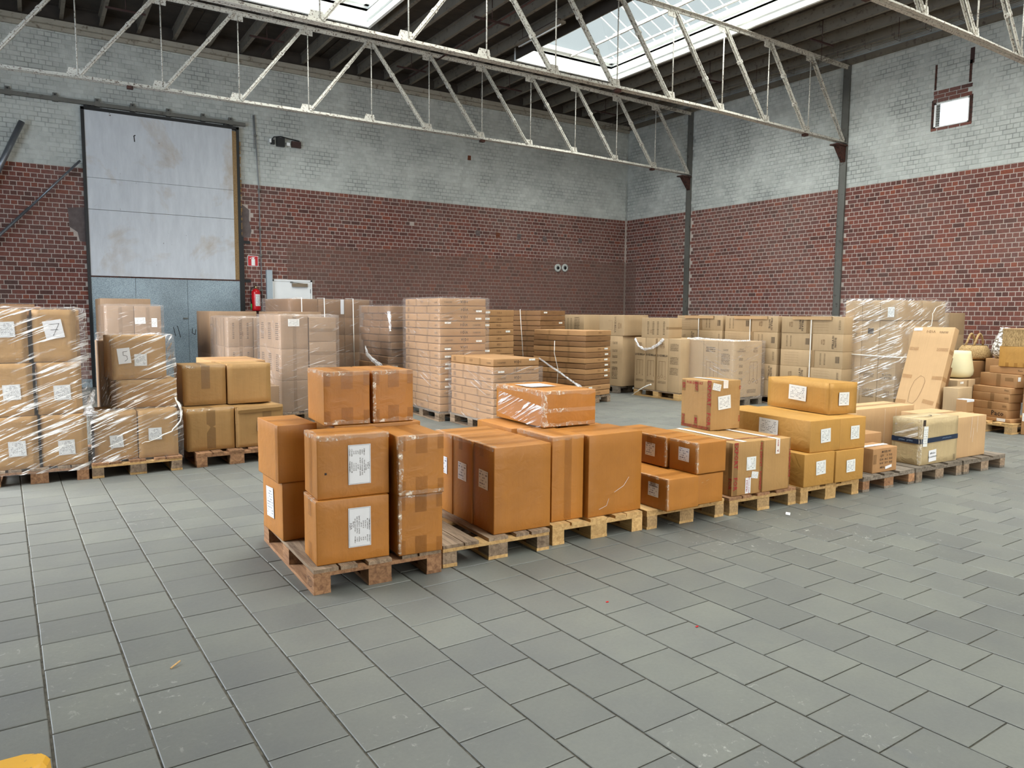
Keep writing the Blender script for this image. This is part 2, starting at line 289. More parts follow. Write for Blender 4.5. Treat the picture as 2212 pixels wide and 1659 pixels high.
class MB:
    def __init__(s): s.v = []; s.f = []
    def quadbox(s, p, ax, ay, az):
        b = len(s.v); p, ax, ay, az = Vector(p), Vector(ax), Vector(ay), Vector(az)
        for k in range(8): s.v.append(p+(ax if k & 1 else ax*0)+(ay if k & 2 else ay*0)+(az if k & 4 else az*0))
        for q in ((0, 2, 3, 1), (4, 5, 7, 6), (0, 1, 5, 4), (2, 6, 7, 3), (0, 4, 6, 2), (1, 3, 7, 5)): s.f.append(tuple(b+i for i in q))
        return s
    def box(s, x0, y0, z0, x1, y1, z1): return s.quadbox((x0, y0, z0), (x1-x0, 0, 0), (0, y1-y0, 0), (0, 0, z1-z0))
    def tube(s, pts, r, n=8, cap=True):
        pts = [Vector(p) for p in pts]; b = len(s.v); rs = r if isinstance(r, (list, tuple)) else [r]*len(pts)
        for i, p in enumerate(pts):
            d = (pts[min(i+1, len(pts)-1)]-pts[max(i-1, 0)]).normalized(); u = d.cross(Vector((0, 0, 1)))
            if u.length < 1e-3: u = Vector((1, 0, 0))
            u.normalize(); w = d.cross(u)
            for k in range(n):
                a = 2*PI*k/n; s.v.append(p+(u*math.cos(a)+w*math.sin(a))*rs[i])
        for i in range(len(pts)-1):
            for k in range(n): s.f.append((b+i*n+k, b+i*n+(k+1) % n, b+(i+1)*n+(k+1) % n, b+(i+1)*n+k))
        if cap: s.f.append(tuple(b+k for k in range(n))[::-1]); s.f.append(tuple(b+(len(pts)-1)*n+k for k in range(n)))
        return s
    def lathe(s, prof, n=24, c=(0, 0, 0), rib=0.0):
        b = len(s.v)
        for r, z in prof:
            for k in range(n):
                a = 2*PI*k/n; rr = r*(1+(rib if k % 2 else -rib)); s.v.append((c[0]+rr*math.cos(a), c[1]+rr*math.sin(a), c[2]+z))
        for i in range(len(prof)-1):
            for k in range(n): s.f.append((b+i*n+k, b+i*n+(k+1) % n, b+(i+1)*n+(k+1) % n, b+(i+1)*n+k))
        s.f.append(tuple(b+k for k in range(n))[::-1]); s.f.append(tuple(b+(len(prof)-1)*n+k for k in range(n))); return s
    def beam(s, a, b, w, h, up=(0, 0, 1)):
        a, b = Vector(a), Vector(b); d = b-a; u = d.cross(Vector(up))
        if u.length < 1e-4: u = Vector((1, 0, 0))
        u.normalize(); v = u.cross(d).normalized(); return s.quadbox(a-u*w/2-v*h/2, u*w, v*h, d)
    def build(s, name, mat, parent=None, smooth=False, loc=None, rot=None, **t): return ob(name, mesh(name, s.v, s.f, mat, smooth), parent, loc, rot, **t)

# ------------------------------------------------------------------ floor
FY = math.radians(1.5); cF, sF = math.cos(FY), math.sin(FY)
def f2w(u, v): return (u*cF-v*sF+0.086, u*sF+v*cF)
PU, PV = 0.3150, 0.3045
fm = MB().box(-3.4, -8.4, -0.12, 16.1, 18.4, -0.0065); floor = fm.build('floor', M['grout'], kind='structure')
def tile_verts(hu, hv, z):
    e = 0.0035
    return [(-hu, -hv, -0.012), (hu, -hv, -0.012), (hu, hv, -0.012), (-hu, hv, -0.012), (-hu, -hv, z-0.0025), (hu, -hv, z-0.0025), (hu, hv, z-0.0025), (-hu, hv, z-0.0025),
            (-hu+e, -hv+e, z), (hu-e, -hv+e, z), (hu-e, hv-e, z), (-hu+e, hv-e, z)]
TF = [(0, 1, 5, 4), (1, 2, 6, 5), (2, 3, 7, 6), (3, 0, 4, 7), (4, 5, 9, 8), (5, 6, 10, 9), (6, 7, 11, 10), (7, 4, 8, 11), (8, 9, 10, 11)]
fwd2 = Vector((math.sin(yaw), math.cos(yaw))); rt2 = Vector((math.cos(yaw), -math.sin(yaw)))
cand = []
for i in range(-9, 52):
    offs = (0.5 if i % 2 else 0.0)*PV + rnd.uniform(-0.02, 0.02)+0.02
    for j in range(-6, 60):
        x, y = f2w(i*PU+PU/2, j*PV+offs)
        if x < -3.0 or x > 15.6 or y < -0.5 or y > 17.85: continue
        d = Vector((x, y)).dot(fwd2); l = Vector((x, y)).dot(rt2)
        if d < 1.2 or abs(l) > d*0.72+0.6: continue
        cand.append((d+0.15*abs(l), x, y, d, l))
cand.sort()
near = [c for c in cand if c[3] > 2.25 and abs(c[4]) < c[3]*0.69+0.12][:300]; ns = set((c[1], c[2]) for c in near)
TM = [mesh('tile', tile_verts(PU/2-g, PV/2-g2, z), TF, M['tile1']) for g, g2, z in ((0.0040, 0.0026, 0), (0.0055, 0.0034, -0.0006), (0.0045, 0.0040, -0.0012), (0.0035, 0.0030, -0.0004))]
for c in near:
    t = ob('tile', TM[rnd.randrange(4)], floor, (c[1], c[2], -0.0004), (rnd.uniform(-.0035, .0), rnd.uniform(-.0018, .0018), FY+rnd.uniform(-.006, .006)))
vs, fs, rv = [], [], []
for c in cand:
    if (c[1], c[2]) in ns: continue
    b = len(vs); z = rnd.uniform(-0.0022, 0); g = rnd.uniform(0.003, 0.005)
    for (a, q, w) in tile_verts(PU/2-g, PV/2-g*0.8, z): vs.append((c[1]+a*cF-q*sF, c[2]+a*sF+q*cF, w))
    fs += [tuple(b+k for k in q) for q in TF]; r = rnd.random(); rv += [r]*12
me = mesh('far_tiles', vs, fs, M['tile']); at = me.attributes.new('rv', 'FLOAT', 'POINT'); at.data.foreach_set('value', rv); ob('far_tiles', me, floor, kind='stuff')

# ------------------------------------------------------------------ brick walls
XR, YB, ZT = 15.74, 18.0, 7.22; ZP = 4.50; CH = 0.0925; SP = 0.2355
wall_back = MB().box(-3.4, YB, -0.1, XR+0.4, YB+0.3, 8.0).build('wall_back', M['mortar'], kind='structure')
wall_right = MB().box(XR, -8.4, -0.1, XR+0.3, YB+0.3, 8.0).build('wall_right', M['mortar'], kind='structure')
def brick_pts(l, hh, t, e): return [(0, 0, 0), (l, 0, 0), (l, hh, 0), (0, hh, 0), (e, e, t), (l-e, e, t), (l-e, hh-e, t), (e, hh-e, t)]
BF = [(0, 1, 5, 4), (1, 2, 6, 5), (2, 3, 7, 6), (3, 0, 4, 7), (4, 5, 6, 7)]
BFr = [tuple(reversed(q)) for q in BF]
def lay(wall, axis, a0, a1, holes, near_key):
    rows = []; j = 0; z = 0.02; k0 = int((ZP-0.02)/CH); zoff = ZP-0.02-k0*CH
    n = int((ZT+0.2)/CH)
    items = []
    for r in range(-1, n):
        z = zoff+r*CH+0.02
        if z < -0.02 or z > ZT: continue
        head = ((k0-1-r) % 2 == 0); L = SP/2 if head else SP; off = (0.0 if head else (SP/4 if ((k0-1-r)//2) % 2 else -SP/4))
        a = a0-L+off
        while a < a1:
            b0, b1 = max(a, a0), min(a+L, a1); a += L
            if b1-b0 < 0.04: continue
            mid = ((b0+b1)/2, z+CH/2)
            if any(h[0] < mid[0] < h[2] and h[1] < mid[1] < h[3] for h in holes): continue
            items.append((b0, b1, z, z > ZP-0.03))
    items.sort(key=near_key)
    shown = 0; vs, fs, rvs, mi = [], [], [], []; shared = {}
    for (b0, b1, z, painted) in items:
        j = 0.0066; l = b1-b0-2*j; hh = CH-2*j
        if l <= 0.01: continue
        t = 0.006 if painted else 0.007
        ok = near_key((b0, b1, z, painted)) < 1e5
        if shown < 300 and ok:
            key = (round(l, 3), painted)
            if key not in shared: shared[key] = mesh('brick', [(p[0]-l/2, -p[2]-0.0 if axis == 'X' else p[2], p[1]) for p in brick_pts(l, hh, t, 0.004)] if axis == 'X' else
                                     [(-p[2], -(p[0]-l/2), p[1]) for p in brick_pts(l, hh, t, 0.004)], BF, M['painted1'] if painted else M['brick1'])
            loc = ((b0+b1)/2, YB, z+j) if axis == 'X' else (XR, (b0+b1)/2, z+j)
            ob('brick', shared[key], wall, loc); shown += 1; continue
        b = len(vs); tt = t*rnd.uniform(0.5, 1.15); jx = rnd.uniform(-.0015, .0015)
        for p in brick_pts(l, hh+rnd.uniform(-.002, .001), tt, 0.004):
            if axis == 'X': vs.append((b0+j+p[0]+jx, YB-p[2], z+j+p[1]))
            else: vs.append((XR-p[2], b1-j-p[0]+jx, z+j+p[1]))
        fs += [tuple(b+i for i in q) for q in BF]; rvs += [rnd.random()]*8; mi += [1 if painted else 0]*5
    me = mesh('brickwork', vs, fs, [M['brick'], M['painted']], midx=mi); at = me.attributes.new('rv', 'FLOAT', 'POINT'); at.data.foreach_set('value', rvs)
    ob('brickwork', me, wall, kind='stuff')
door_hole = (1.08, -1, 4.14, 5.70)
def keyb(i): # nearest in view and not behind the stacks or the truss
    m = (i[0]+i[1])/2; z = i[2]
    return abs(m-4.6)+abs(z-4.2)*2.2 if (2.0 < z < 5.3 and 4.2 < m < 9.5) else 1e6
def keyr(i):
    m = (i[0]+i[1])/2; z = i[2]
    return (m-6.7)+abs(z-3.9)*1.2 if (1.9 < z < 5.6 and m > 6.72) else 1e6
lay(wall_back, 'X', -3.15, XR-0.02, [door_hole, (4.72, -1, 5.79, 2.36), (9.78, 5.55, 9.98, 5.75), (8.36, 3.84, 8.47, 3.96), (4.14, 3.35, 4.36, 4.05), (0.9, 3.0, 1.12, 3.65)], keyb)
lay(wall_right, 'Y', 1.0, YB-0.02, [(7.93, 5.43, 8.62, 5.93), (8.60, 6.2, 8.66, 6.75), (7.92, 6.2, 7.99, 6.85), (10.53, -1, 10.69, 9), (15.29, -1, 15.43, 9)], keyr)
MB().box(-3.4, -8.4, -0.1, -3.2, 6.0, 8.0).box(-3.4, 13.0, -0.1, -3.2, YB, 8.0).box(-3.4, 6.0, 5.9, -3.2, 13.0, 8.0).box(-3.4, 6.0, -0.1, -3.2, 13.0, 1.3).build('wall_left', M['plasterp'], kind='structure')
MB().box(-3.4, -8.4, -0.1, 0.5, -8.2, 8.0).box(9.5, -8.4, -0.1, XR, -8.2, 8.0).box(0.5, -8.4, 5.6, 9.5, -8.2, 8.0).box(0.5, -8.4, -0.1, 9.5, -8.2, 0.2).build('wall_front', M['plasterp'], kind='structure')
# shallow corner pier where the two walls meet
MB().box(XR-0.055, YB-0.022, 0, XR-0.008, YB-0.008, ZT).build('trim_1', M['mortar'], kind='structure')
# cement patches beside the big door, clay plugs, old sockets (parts of the back wall)
def blob(name, pts, y, t, mat, parent, **kw):
    n = len(pts); vs = [(p[0], y-t, p[1]) for p in pts]+[(p[0], y, p[1]) for p in pts]
    fs = [tuple(range(n))]+[(i, i+n, (i+1) % n+n, (i+1) % n) for i in range(n)]
    return ob(name, mesh(name, vs, fs, mat), parent, **kw)
blob('cement_patch', [(4.12, 4.05), (4.22, 4.02), (4.36, 3.92), (4.35, 3.7), (4.40, 3.45), (4.36, 3.30), (4.14, 3.28)], YB, .008, M['cement'], wall_back)
blob('cement_patch', [(0.76, 3.68), (1.12, 3.72), (1.12, 3.0), (0.95, 3.02), (0.92, 3.2), (0.78, 3.3)], YB, .008, M['cement'], wall_back)
for x, z, mt in ((10.42, 3.79, 'cement'), (11.06, 3.78, 'plug'), (11.76, 3.78, 'cement'), (12.64, 3.77, 'cement'), (13.94, 3.79, 'cement')):
    blob('clay_plug', [(x-.07, z-.07), (x+.06, z-.08), (x+.07, z+.06), (x-.06, z+.07)], YB, .012, M[mt], wall_back)
blob('broken_recess', [(9.78, 5.52), (9.96, 5.50), (9.98, 5.66), (10.02, 5.76), (9.76, 5.76), (9.78, 5.6)], YB, -0.03, M['plug'], wall_back)
blob('broken_recess', [(10.09, 5.70), (10.19, 5.70), (10.19, 5.82), (10.10, 5.82)], YB, .012, M['plug'], wall_back)
for x, z in ((13.12, 2.95), (13.38, 2.96)):
    MB().lathe([(0.115, 0), (0.115, .03), (0.055, .035), (0.05, 0.012)], 16).build('pipe_sleeve', M['plasterp'], wall_back, True, (x, YB-0.005, z), (PI/2, 0, 0))
    MB().lathe([(0.05, 0), (0.05, .03)], 12).build('dark_hole', M['black'], wall_back, True, (x, YB-0.008, z), (PI/2, 0, 0))
for z in (3.19, 2.31): MB().box(4.10, YB-.012, z-.04, 4.36, YB, z+.03).build('door_stop_slot', M['black'], wall_back)
# bare brick around the small window of the right wall
for (y0, z0, y1, z1, mt) in ((7.90, 5.94, 8.66, 6.18, 'brick1'), (7.88, 5.38, 8.68, 5.44, 'brick1'), (7.88, 5.40, 7.945, 5.96, 'rust'), (8.60, 5.40, 8.68, 6.0, 'rust'), (7.93, 6.2, 7.98, 6.62, 'rust'), (8.61, 6.2, 8.65, 6.70, 'rust'), (7.90, 6.55, 7.98, 6.85, 'bar')):
    if mt == 'brick1':
        nr = max(1, round((z1-z0)/CH))
        for r in range(nr):
            y = y0+(0.08 if r % 2 else 0)
            while y < y1-0.05:
                w = min(0.22, y1-y); MB().box(XR-.010, y+.005, z0+r*(z1-z0)/nr+.005, XR, y+w-.005, z0+(r+1)*(z1-z0)/nr-.005).build('brick', M['brick1'], wall_right); y += 0.2255
    else: MB().box(XR-.009, y0, z0, XR-.001, y1, z1).build('brick_scar', M[mt], wall_right)
win = MB().box(XR-.02, 7.94, 5.44, XR+.02, 7.96, 5.92).box(XR-.02, 8.58, 5.44, XR+.02, 8.62, 5.92).box(XR-.02, 7.94, 5.44, XR+.02, 8.62, 5.46).box(XR-.02, 7.94, 5.90, XR+.02, 8.62, 5.92).build('window_1', M['white'], kind='structure')
for i in range(9):
    z = 5.462+i*0.049
    MB().quadbox((XR-.006, 7.962, z), (-.012, 0, .012), (0, .54, 0), (.004, 0, .038)).build('louvre_pane', M['louvre'], win)
    MB().box(XR-.02, 8.52, z, XR-.002, 8.575, z+.022).build('louvre_clip', M['steel_grey'], win)
# steel pillars on the right wall with truss brackets
for n, y in ((1, 10.61), (2, 15.36), (3, 5.86)):
    p = MB().box(XR-.05, y-.075, 0, XR+.03, y+.075, 7.2).box(XR-.058, y-.085, 0, XR-.046, y-.067, 7.2).box(XR-.058, y+.067, 0, XR-.046, y+.085, 7.2).build('pillar', M['steel_grey'], kind='structure')
    vs = [(XR-.05, y-.06, 5.42), (XR-.34, y-.06, 5.42), (XR-.05, y-.06, 5.08), (XR-.05, y+.06, 5.42), (XR-.34, y+.06, 5.42), (XR-.05, y+.06, 5.08)]
    ob('bracket', mesh('bracket', vs, [(0, 1, 2), (3, 5, 4), (0, 3, 4, 1), (1, 4, 5, 2), (0, 2, 5, 3)], M['rust']), p)
    MB().box(XR-.42, y-.10, 5.42, XR-.04, y+.10, 5.45).build('bearing_plate', M['rust'], p)
# ------------------------------------------------------------------ roof
ZD = 7.62
SKX = ((3.25, 6.0), (9.6, 12.35))
def deck(x0, y0, x1, y1): return (x0, y0, ZD, x1, y1, ZD+.05)
rb = MB()
for (x0, x1) in ((-3.4, SKX[0][0]), (SKX[0][1], SKX[1][0]), (SKX[1][1], XR+.3)): rb.box(*deck(x0, -8.4, x1, YB+.3))
for (x0, x1) in SKX:
    rb.box(*deck(x0, SKY1, x1, YB+.3)); rb.box(*deck(x0, -8.4, x1, SKY0))
ceiling = rb.build('ceiling', M['deck'], kind='structure')
bm_ = MB()   # underside boards, shallow lap joints
y = 4.0
while y < YB:
    for (x0, x1) in ((-3.4, SKX[0][0]-.05), (SKX[0][1]+.05, SKX[1][0]-.05), (SKX[1][1]+.05, XR)):
        bm_.box(x0, y+.006, ZD-.016-rnd.uniform(0, .006), x1, y+.594, ZD)
    if y > SKY1:
        for (x0, x1) in SKX: bm_.box(x0, y+.006, ZD-.016, x1, y+.594, ZD)
    y += .6
bm_.build('deck_boards', M['deck'], ceiling, kind='stuff')
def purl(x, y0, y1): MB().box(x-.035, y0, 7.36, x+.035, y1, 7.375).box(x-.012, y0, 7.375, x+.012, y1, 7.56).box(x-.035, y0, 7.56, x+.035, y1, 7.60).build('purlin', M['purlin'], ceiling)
x = 0.11-.69*4
while x < XR-.2:
    ins = any(a-.02 < x < b+.02 for a, b in SKX)
    if ins: purl(x, SKY1+.1, YB)
    else: purl(x, -8.2, YB)
    x += .69
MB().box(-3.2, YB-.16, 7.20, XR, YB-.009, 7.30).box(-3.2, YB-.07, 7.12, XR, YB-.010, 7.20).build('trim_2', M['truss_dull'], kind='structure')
MB().box(-3.2, YB-.05, 7.30, XR, YB-.009, 7.62).build('trim_5', M['deck'], kind='structure')
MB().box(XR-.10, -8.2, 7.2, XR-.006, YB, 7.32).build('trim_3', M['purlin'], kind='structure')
for n, (x0, x1) in ((2, SKX[0]), (3, SKX[1])):
    wd = MB().box(x0-.03, SKY0, 7.62, x0, SKY1, 7.85).box(x1, SKY0, 7.32, x1+.06, SKY1, 7.85).box(x0-.06, SKY1, 7.32, x1+.06, SKY1+.06, 7.85).box(x0-.06, SKY0-.06, 7.32, x1+.06, SKY0, 7.85)\
        .box(x1-.05, SKY0, 7.44, x1, SKY1, 7.47).box(x1-.09, SKY0, 7.72, x1, SKY1, 7.75).box(x1-.05, SKY0, 7.58, x1, SKY1, 7.60).box(x0, SKY1-.09, 7.72, x1, SKY1, 7.75).build('window_%d' % n, M['white_wood'], kind='structure')
    MB().box(x0-.06, SKY0, 7.34, x0-.031, SKY1, 7.62).build('dark_curb', M['deck'], wd)
    xm = (x0+x1)/2; zr = 8.55; yh = SKY1-1.1
    MB().box(xm-.04, SKY0, zr-.1, xm+.04, yh, zr).build('ridge_beam', M['white_wood'], wd)
    for xx, zz in ((x0+.62, 8.12), (x1-.62, 8.12)): MB().box(xx-.022, SKY0, zz-.09, xx+.022, yh+.3, zz-.03).build('glazing_purlin', M['white_wood'], wd)
    for xx in (x0+.5, xm+.1, x1-.55): MB().box(xx-.02, SKY0, 7.66, xx+.02, SKY1, 7.70).build('tie_rail', M['truss'], wd)
    yy = -2.0; P1 = {}; W_ = 0.355
    while yy < SKY1-0.01:
        for sgn in (-1, 1):
            xe = x0 if sgn < 0 else x1
            def top(yv): return (zr, xm) if yv <= yh else (zr-(zr-7.85)*(yv-yh)/(SKY1-yh), xm+(xe-xm)*(yv-yh)/(SKY1-yh))
            a, b = yy+.012, min(yy+W_, SKY1)-.012
            za, xa = top(a); zb, xb = top(b)
            vs = [(xe, a, 7.85), (xe, b, 7.85), (xb, b, zb), (xa, a, za)]
            vs += [(v[0], v[1], v[2]+.008) for v in vs]
            ob('pane', mesh('pane', vs, [(0, 1, 2, 3), (7, 6, 5, 4), (0, 4, 5, 1), (1, 5, 6, 2), (2, 6, 7, 3), (3, 7, 4, 0)], M['pane']), wd)
            za, xa = top(yy); g = MB().beam((xe, yy, 7.85), (xa, yy, za), .012, .02); g.build('glazing_bar', M['white_wood'], wd)
        yy += W_
    MB().box(x0, SKY0, 7.85, x1, -2.02, 7.87).build('pane', M['pane'], wd)
    vs = [(x0, SKY1, 7.85), (x1, SKY1, 7.85), (xm, yh, zr)]; vs += [(v[0], v[1], v[2]+.01) for v in vs]
    ob('pane', mesh('pane', vs, [(2, 1, 0), (3, 4, 5), (0, 1, 4, 3), (1, 2, 5, 4), (2, 0, 3, 5)], M['pane']), wd)
# trusses
def truss(y, label, zt=7.23):
    t = thing('roof_truss', label, 'roof truss', (0, y, 0), 0, 'steel roof trusses')
    x0, x1 = 6.26-9.43, XR-.03; c = 6.26; dx = (x1-c)/7
    def zb(x): return 5.60-0.10*max(0, (abs(x-c)-5)/4.4)
    def zt_(x): return 7.27-0.09*max(0, (abs(x-c)-5)/4.4)
    def chord(f, nm, ln):
        m = MB(); xs = [x0+(x1-x0)*i/14 for i in range(15)]
        for a, b in zip(xs, xs[1:]):
            for s in (-1, 1):
                m.beam((a, s*.012+s*.03, f(a)), (b, s*.012+s*.03, f(b)), .06, .008)
                m.beam((a, s*.012, f(a)+(.03 if nm == 'bottom_chord' else -.03)), (b, s*.012, f(b)+(.03 if nm == 'bottom_chord' else -.03)), .008, .06)
        m.build(nm, M['truss'], t)
    chord(zb, 'bottom_chord', 0); chord(zt_, 'top_chord', 0)
    for i in range(-7, 8):
        x = c+dx*i
        if i != 0 or True:
            if abs(i) < 7: MB().tube([(x+.03, 0, zb(x)+.02), (x+.03, 0, zt_(x)-.03)], .0125, 6).build('hanger_rod', M['truss'], t, True)
        if abs(i) < 7: ob('gusset_plate', mesh('gusset_plate', [(x-.16, .0, zb(x)), (x+.12, .0, zb(x)), (x+.08, .0, zb(x)+.17), (x-.10, .0, zb(x)+.17), (x-.16, .008, zb(x)), (x+.12, .008, zb(x)), (x+.08, .008, zb(x)+.17), (x-.10, .008, zb(x)+.17)],
                [(0, 1, 2, 3), (7, 6, 5, 4), (0, 4, 5, 1), (1, 5, 6, 2), (2, 6, 7, 3), (3, 7, 4, 0)], M['truss']), t)
        if abs(i) < 7: MB().box(x-.13, -.006, zt_(x)-.16, x+.13, .006, zt_(x)).build('gusset_plate', M['truss'], t)
        if i < 7:
            xa, xb = (x+.06, x+dx-.06) if i >= 0 else (x+dx-.06, x+.06)
            a = Vector((xa, 0, zt_(xa)-.05)); b = Vector((xb, 0, zb(xb)+.05)); m = MB()
            for s in (-1, 1):
                o = Vector((0, s*.028, 0)); m.beam(a+o, b+o, .008, .062); m.beam(a+Vector((0, s*.03, 0)), b+Vector((0, s*.03, 0)), .045, .008)
            for f in (0.36, 0.68): p = a.lerp(b, f); m.beam(p-(b-a).normalized()*.03, p+(b-a).normalized()*.03, .085, .075)
            m.build('diagonal', M['truss'], t)
    for x in (1.7, 9.0, 14.3): MB().box(x-.05, -.05, zb(x)-.055, x+.05, .05, zb(x)-.005).build('rusty_clip', M['rust'], t)
    return t
truss(15.36, 'far cream roof truss, lowest across the picture, ending at the farther steel pillar')
truss(10.61, 'middle flaking cream roof truss ending at the nearer steel pillar above the brick wall')
truss(5.86, 'nearest cream roof truss cutting through the top right corner')
# hanging bars, strip light, cable tray
for (x, y, l, w) in ((1.43, 16.14, .67, 'above the big sliding door'), (4.0, 16.13, .69, 'between the door and the left roof light'), (7.29, 12.75, .78, 'hung left of the strip light'), (7.25, 16.2, .73, 'near the back wall behind the middle truss'),
                     (9.92, 16.22, .72, 'behind the far end of the right roof light'), (13.24, 16.6, .86, 'near the far right corner'), (13.46, 9.96, .76, 'beside the cable tray above the nearer pillar'), (13.43, 12.95, .78, 'beside the cable tray between the two pillars')):
    t = thing('hanging_bar', 'dark steel bar under the roof, '+w, 'bar', (x, y, 7.15), 0, 'short steel bars hung from the roof')
    MB().box(0, -.02, -.015, l, .02, .015).build('bar', M['bar'], t); MB().tube([(l*.5, 0, 0), (l*.5, 0, .46)], .008, 6).build('rod', M['bar'], t, True)
t = thing('strip_light', 'long unlit strip light fixture hung under the dark roof left of the roof light', 'light', (8.9, 12.95, 7.2))
MB().box(-.09, -.78, .0, .09, .78, .045).build('reflector', M['purlin'], t); MB().box(-.03, -.7, .045, .03, .7, .10).build('housing', M['bar'], t)
MB().tube([(0, -.74, -.02), (0, .74, -.02)], .014, 8).build('tube', M['white'], t, True); MB().tube([(0, -.6, .1), (0, -.6, .4)], .006, 6).tube([(0, .6, .1), (0, .6, .4)], .006, 6).build('hanger', M['bar'], t)
t = thing('cable_tray', 'wire mesh cable tray running under the roof along the right wall', 'cable tray', (14.55, 0, 7.0))
m = MB()
for xx, zz in ((-.1, .0), (-.03, 0), (.04, 0), (.11, 0), (-.1, .06), (-.1, .12), (.11, .06), (.11, .12)): m.tube([(xx, 3, zz), (xx, 17.7, zz)], .0045, 4)
m.build('wire', M['purlin'], t)
for i in range(24):
    yv = 3.3+i*.61; MB().tube([(-.1, yv, .13), (-.1, yv, 0), (.11, yv, 0), (.11, yv, .13)], .0045, 4).build('rung', M['bar'], t)
for i in range(9):
    yv = 3.6+i*1.7; MB().tube([(-.1, yv, .0), (-.1, yv, .38)], .006, 5).build('tray_hanger', M['bar'], t)
t = thing('roof_pipe', 'reddish steel pipe running along the roof and down at the middle truss', 'pipe', (0, 0, 0))
MB().tube([(4.62, 17.6, 7.3), (4.62, 15.6, 7.28), (4.66, 15.5, 7.25), (4.66, 15.5, 7.7)], .02, 8).build('pipe_run', M['rust'], t, True)
t = thing('roof_pipe', 'thin dark pipe hung along the roof from the back wall towards the strip light', 'pipe', (0, 0, 0))
MB().tube([(7.9, 17.4, 7.2), (7.85, 11.0, 7.2)], .018, 8).build('pipe_run', M['rust'], t, True)

# ------------------------------------------------------------------ decals, text, cartons
def frame(face, w, d, h, u, v, off):
    if face == 'F': return Vector((-w/2+u, -d/2-off, v)), Vector((1, 0, 0)), Vector((0, 0, 1))
    if face == 'L': return Vector((-w/2-off, d/2-u, v)), Vector((0, -1, 0)), Vector((0, 0, 1))
    if face == 'R': return Vector((w/2+off, -d/2+u, v)), Vector((0, 1, 0)), Vector((0, 0, 1))
    return Vector((-w/2+u, -d/2+v, h+off)), Vector((1, 0, 0)), Vector((0, 1, 0))
def decal(parent, dim, face, u, v, sw, sh, mat, name='shipping_label', rot=0.0, off=.0018, label=None):
    p, a, b = frame(face, *dim, u, v, off); c, s = math.cos(rot), math.sin(rot); A = a*c+b*s; B = b*c-a*s
    vs = [p-A*sw/2-B*sh/2, p+A*sw/2-B*sh/2, p+A*sw/2+B*sh/2, p-A*sw/2+B*sh/2]
    return ob(name, mesh(name, vs, [(0, 1, 2, 3)], mat, uv=[(0, 0), (1, 0), (1, 1), (0, 1)]), parent, label=label)
FONTS = {}
def text(parent, dim, face, u, v, size, s, mat='ink', rot=0.0, off=.003, name='lettering', bold=0.0, space=1.0):
    key = (s, mat, bold, space)
    if key not in FONTS:
        c = bpy.data.curves.new('lettering', 'FONT'); c.body = s; c.size = 1; c.align_x = 'CENTER'; c.align_y = 'CENTER'; c.offset = bold; c.space_character = space; c.resolution_u = 1; c.materials.append(M[mat])
        tmp = bpy.data.objects.new('tmp', c); COL.objects.link(tmp); dg = bpy.context.evaluated_depsgraph_get(); FONTS[key] = bpy.data.meshes.new_from_object(tmp.evaluated_get(dg)); FONTS[key].name = 'lettering'; bpy.data.objects.remove(tmp)
    p, a, b = frame(face, *dim, u, v, off); cc, sn = math.cos(rot), math.sin(rot); A = a*cc+b*sn; B = b*cc-a*sn; C = A.cross(B)
    o = ob(name, FONTS[key], parent); o.matrix_local = Matrix(((A.x*size, B.x*size, C.x*size, p.x), (A.y*size, B.y*size, C.y*size, p.y), (A.z*size, B.z*size, C.z*size, p.z), (0, 0, 0, 1))); return o
def strokes(parent, dim, face, segs, wd, mat, name='printed_drawing', off=.0022):
    vs, fs = [], []
    for (u0, v0, u1, v1) in segs:
        p, a, b = frame(face, *dim, u0, v0, off); q, _, _ = frame(face, *dim, u1, v1, off); d = (q-p); nn = a.cross(b); w = d.cross(nn).normalized()*wd/2; k = len(vs)
        vs += [p-w, p+w, q+w, q-w]; fs.append((k, k+1, k+2, k+3))
    return ob(name, mesh(name, vs, fs, M[mat]), parent)
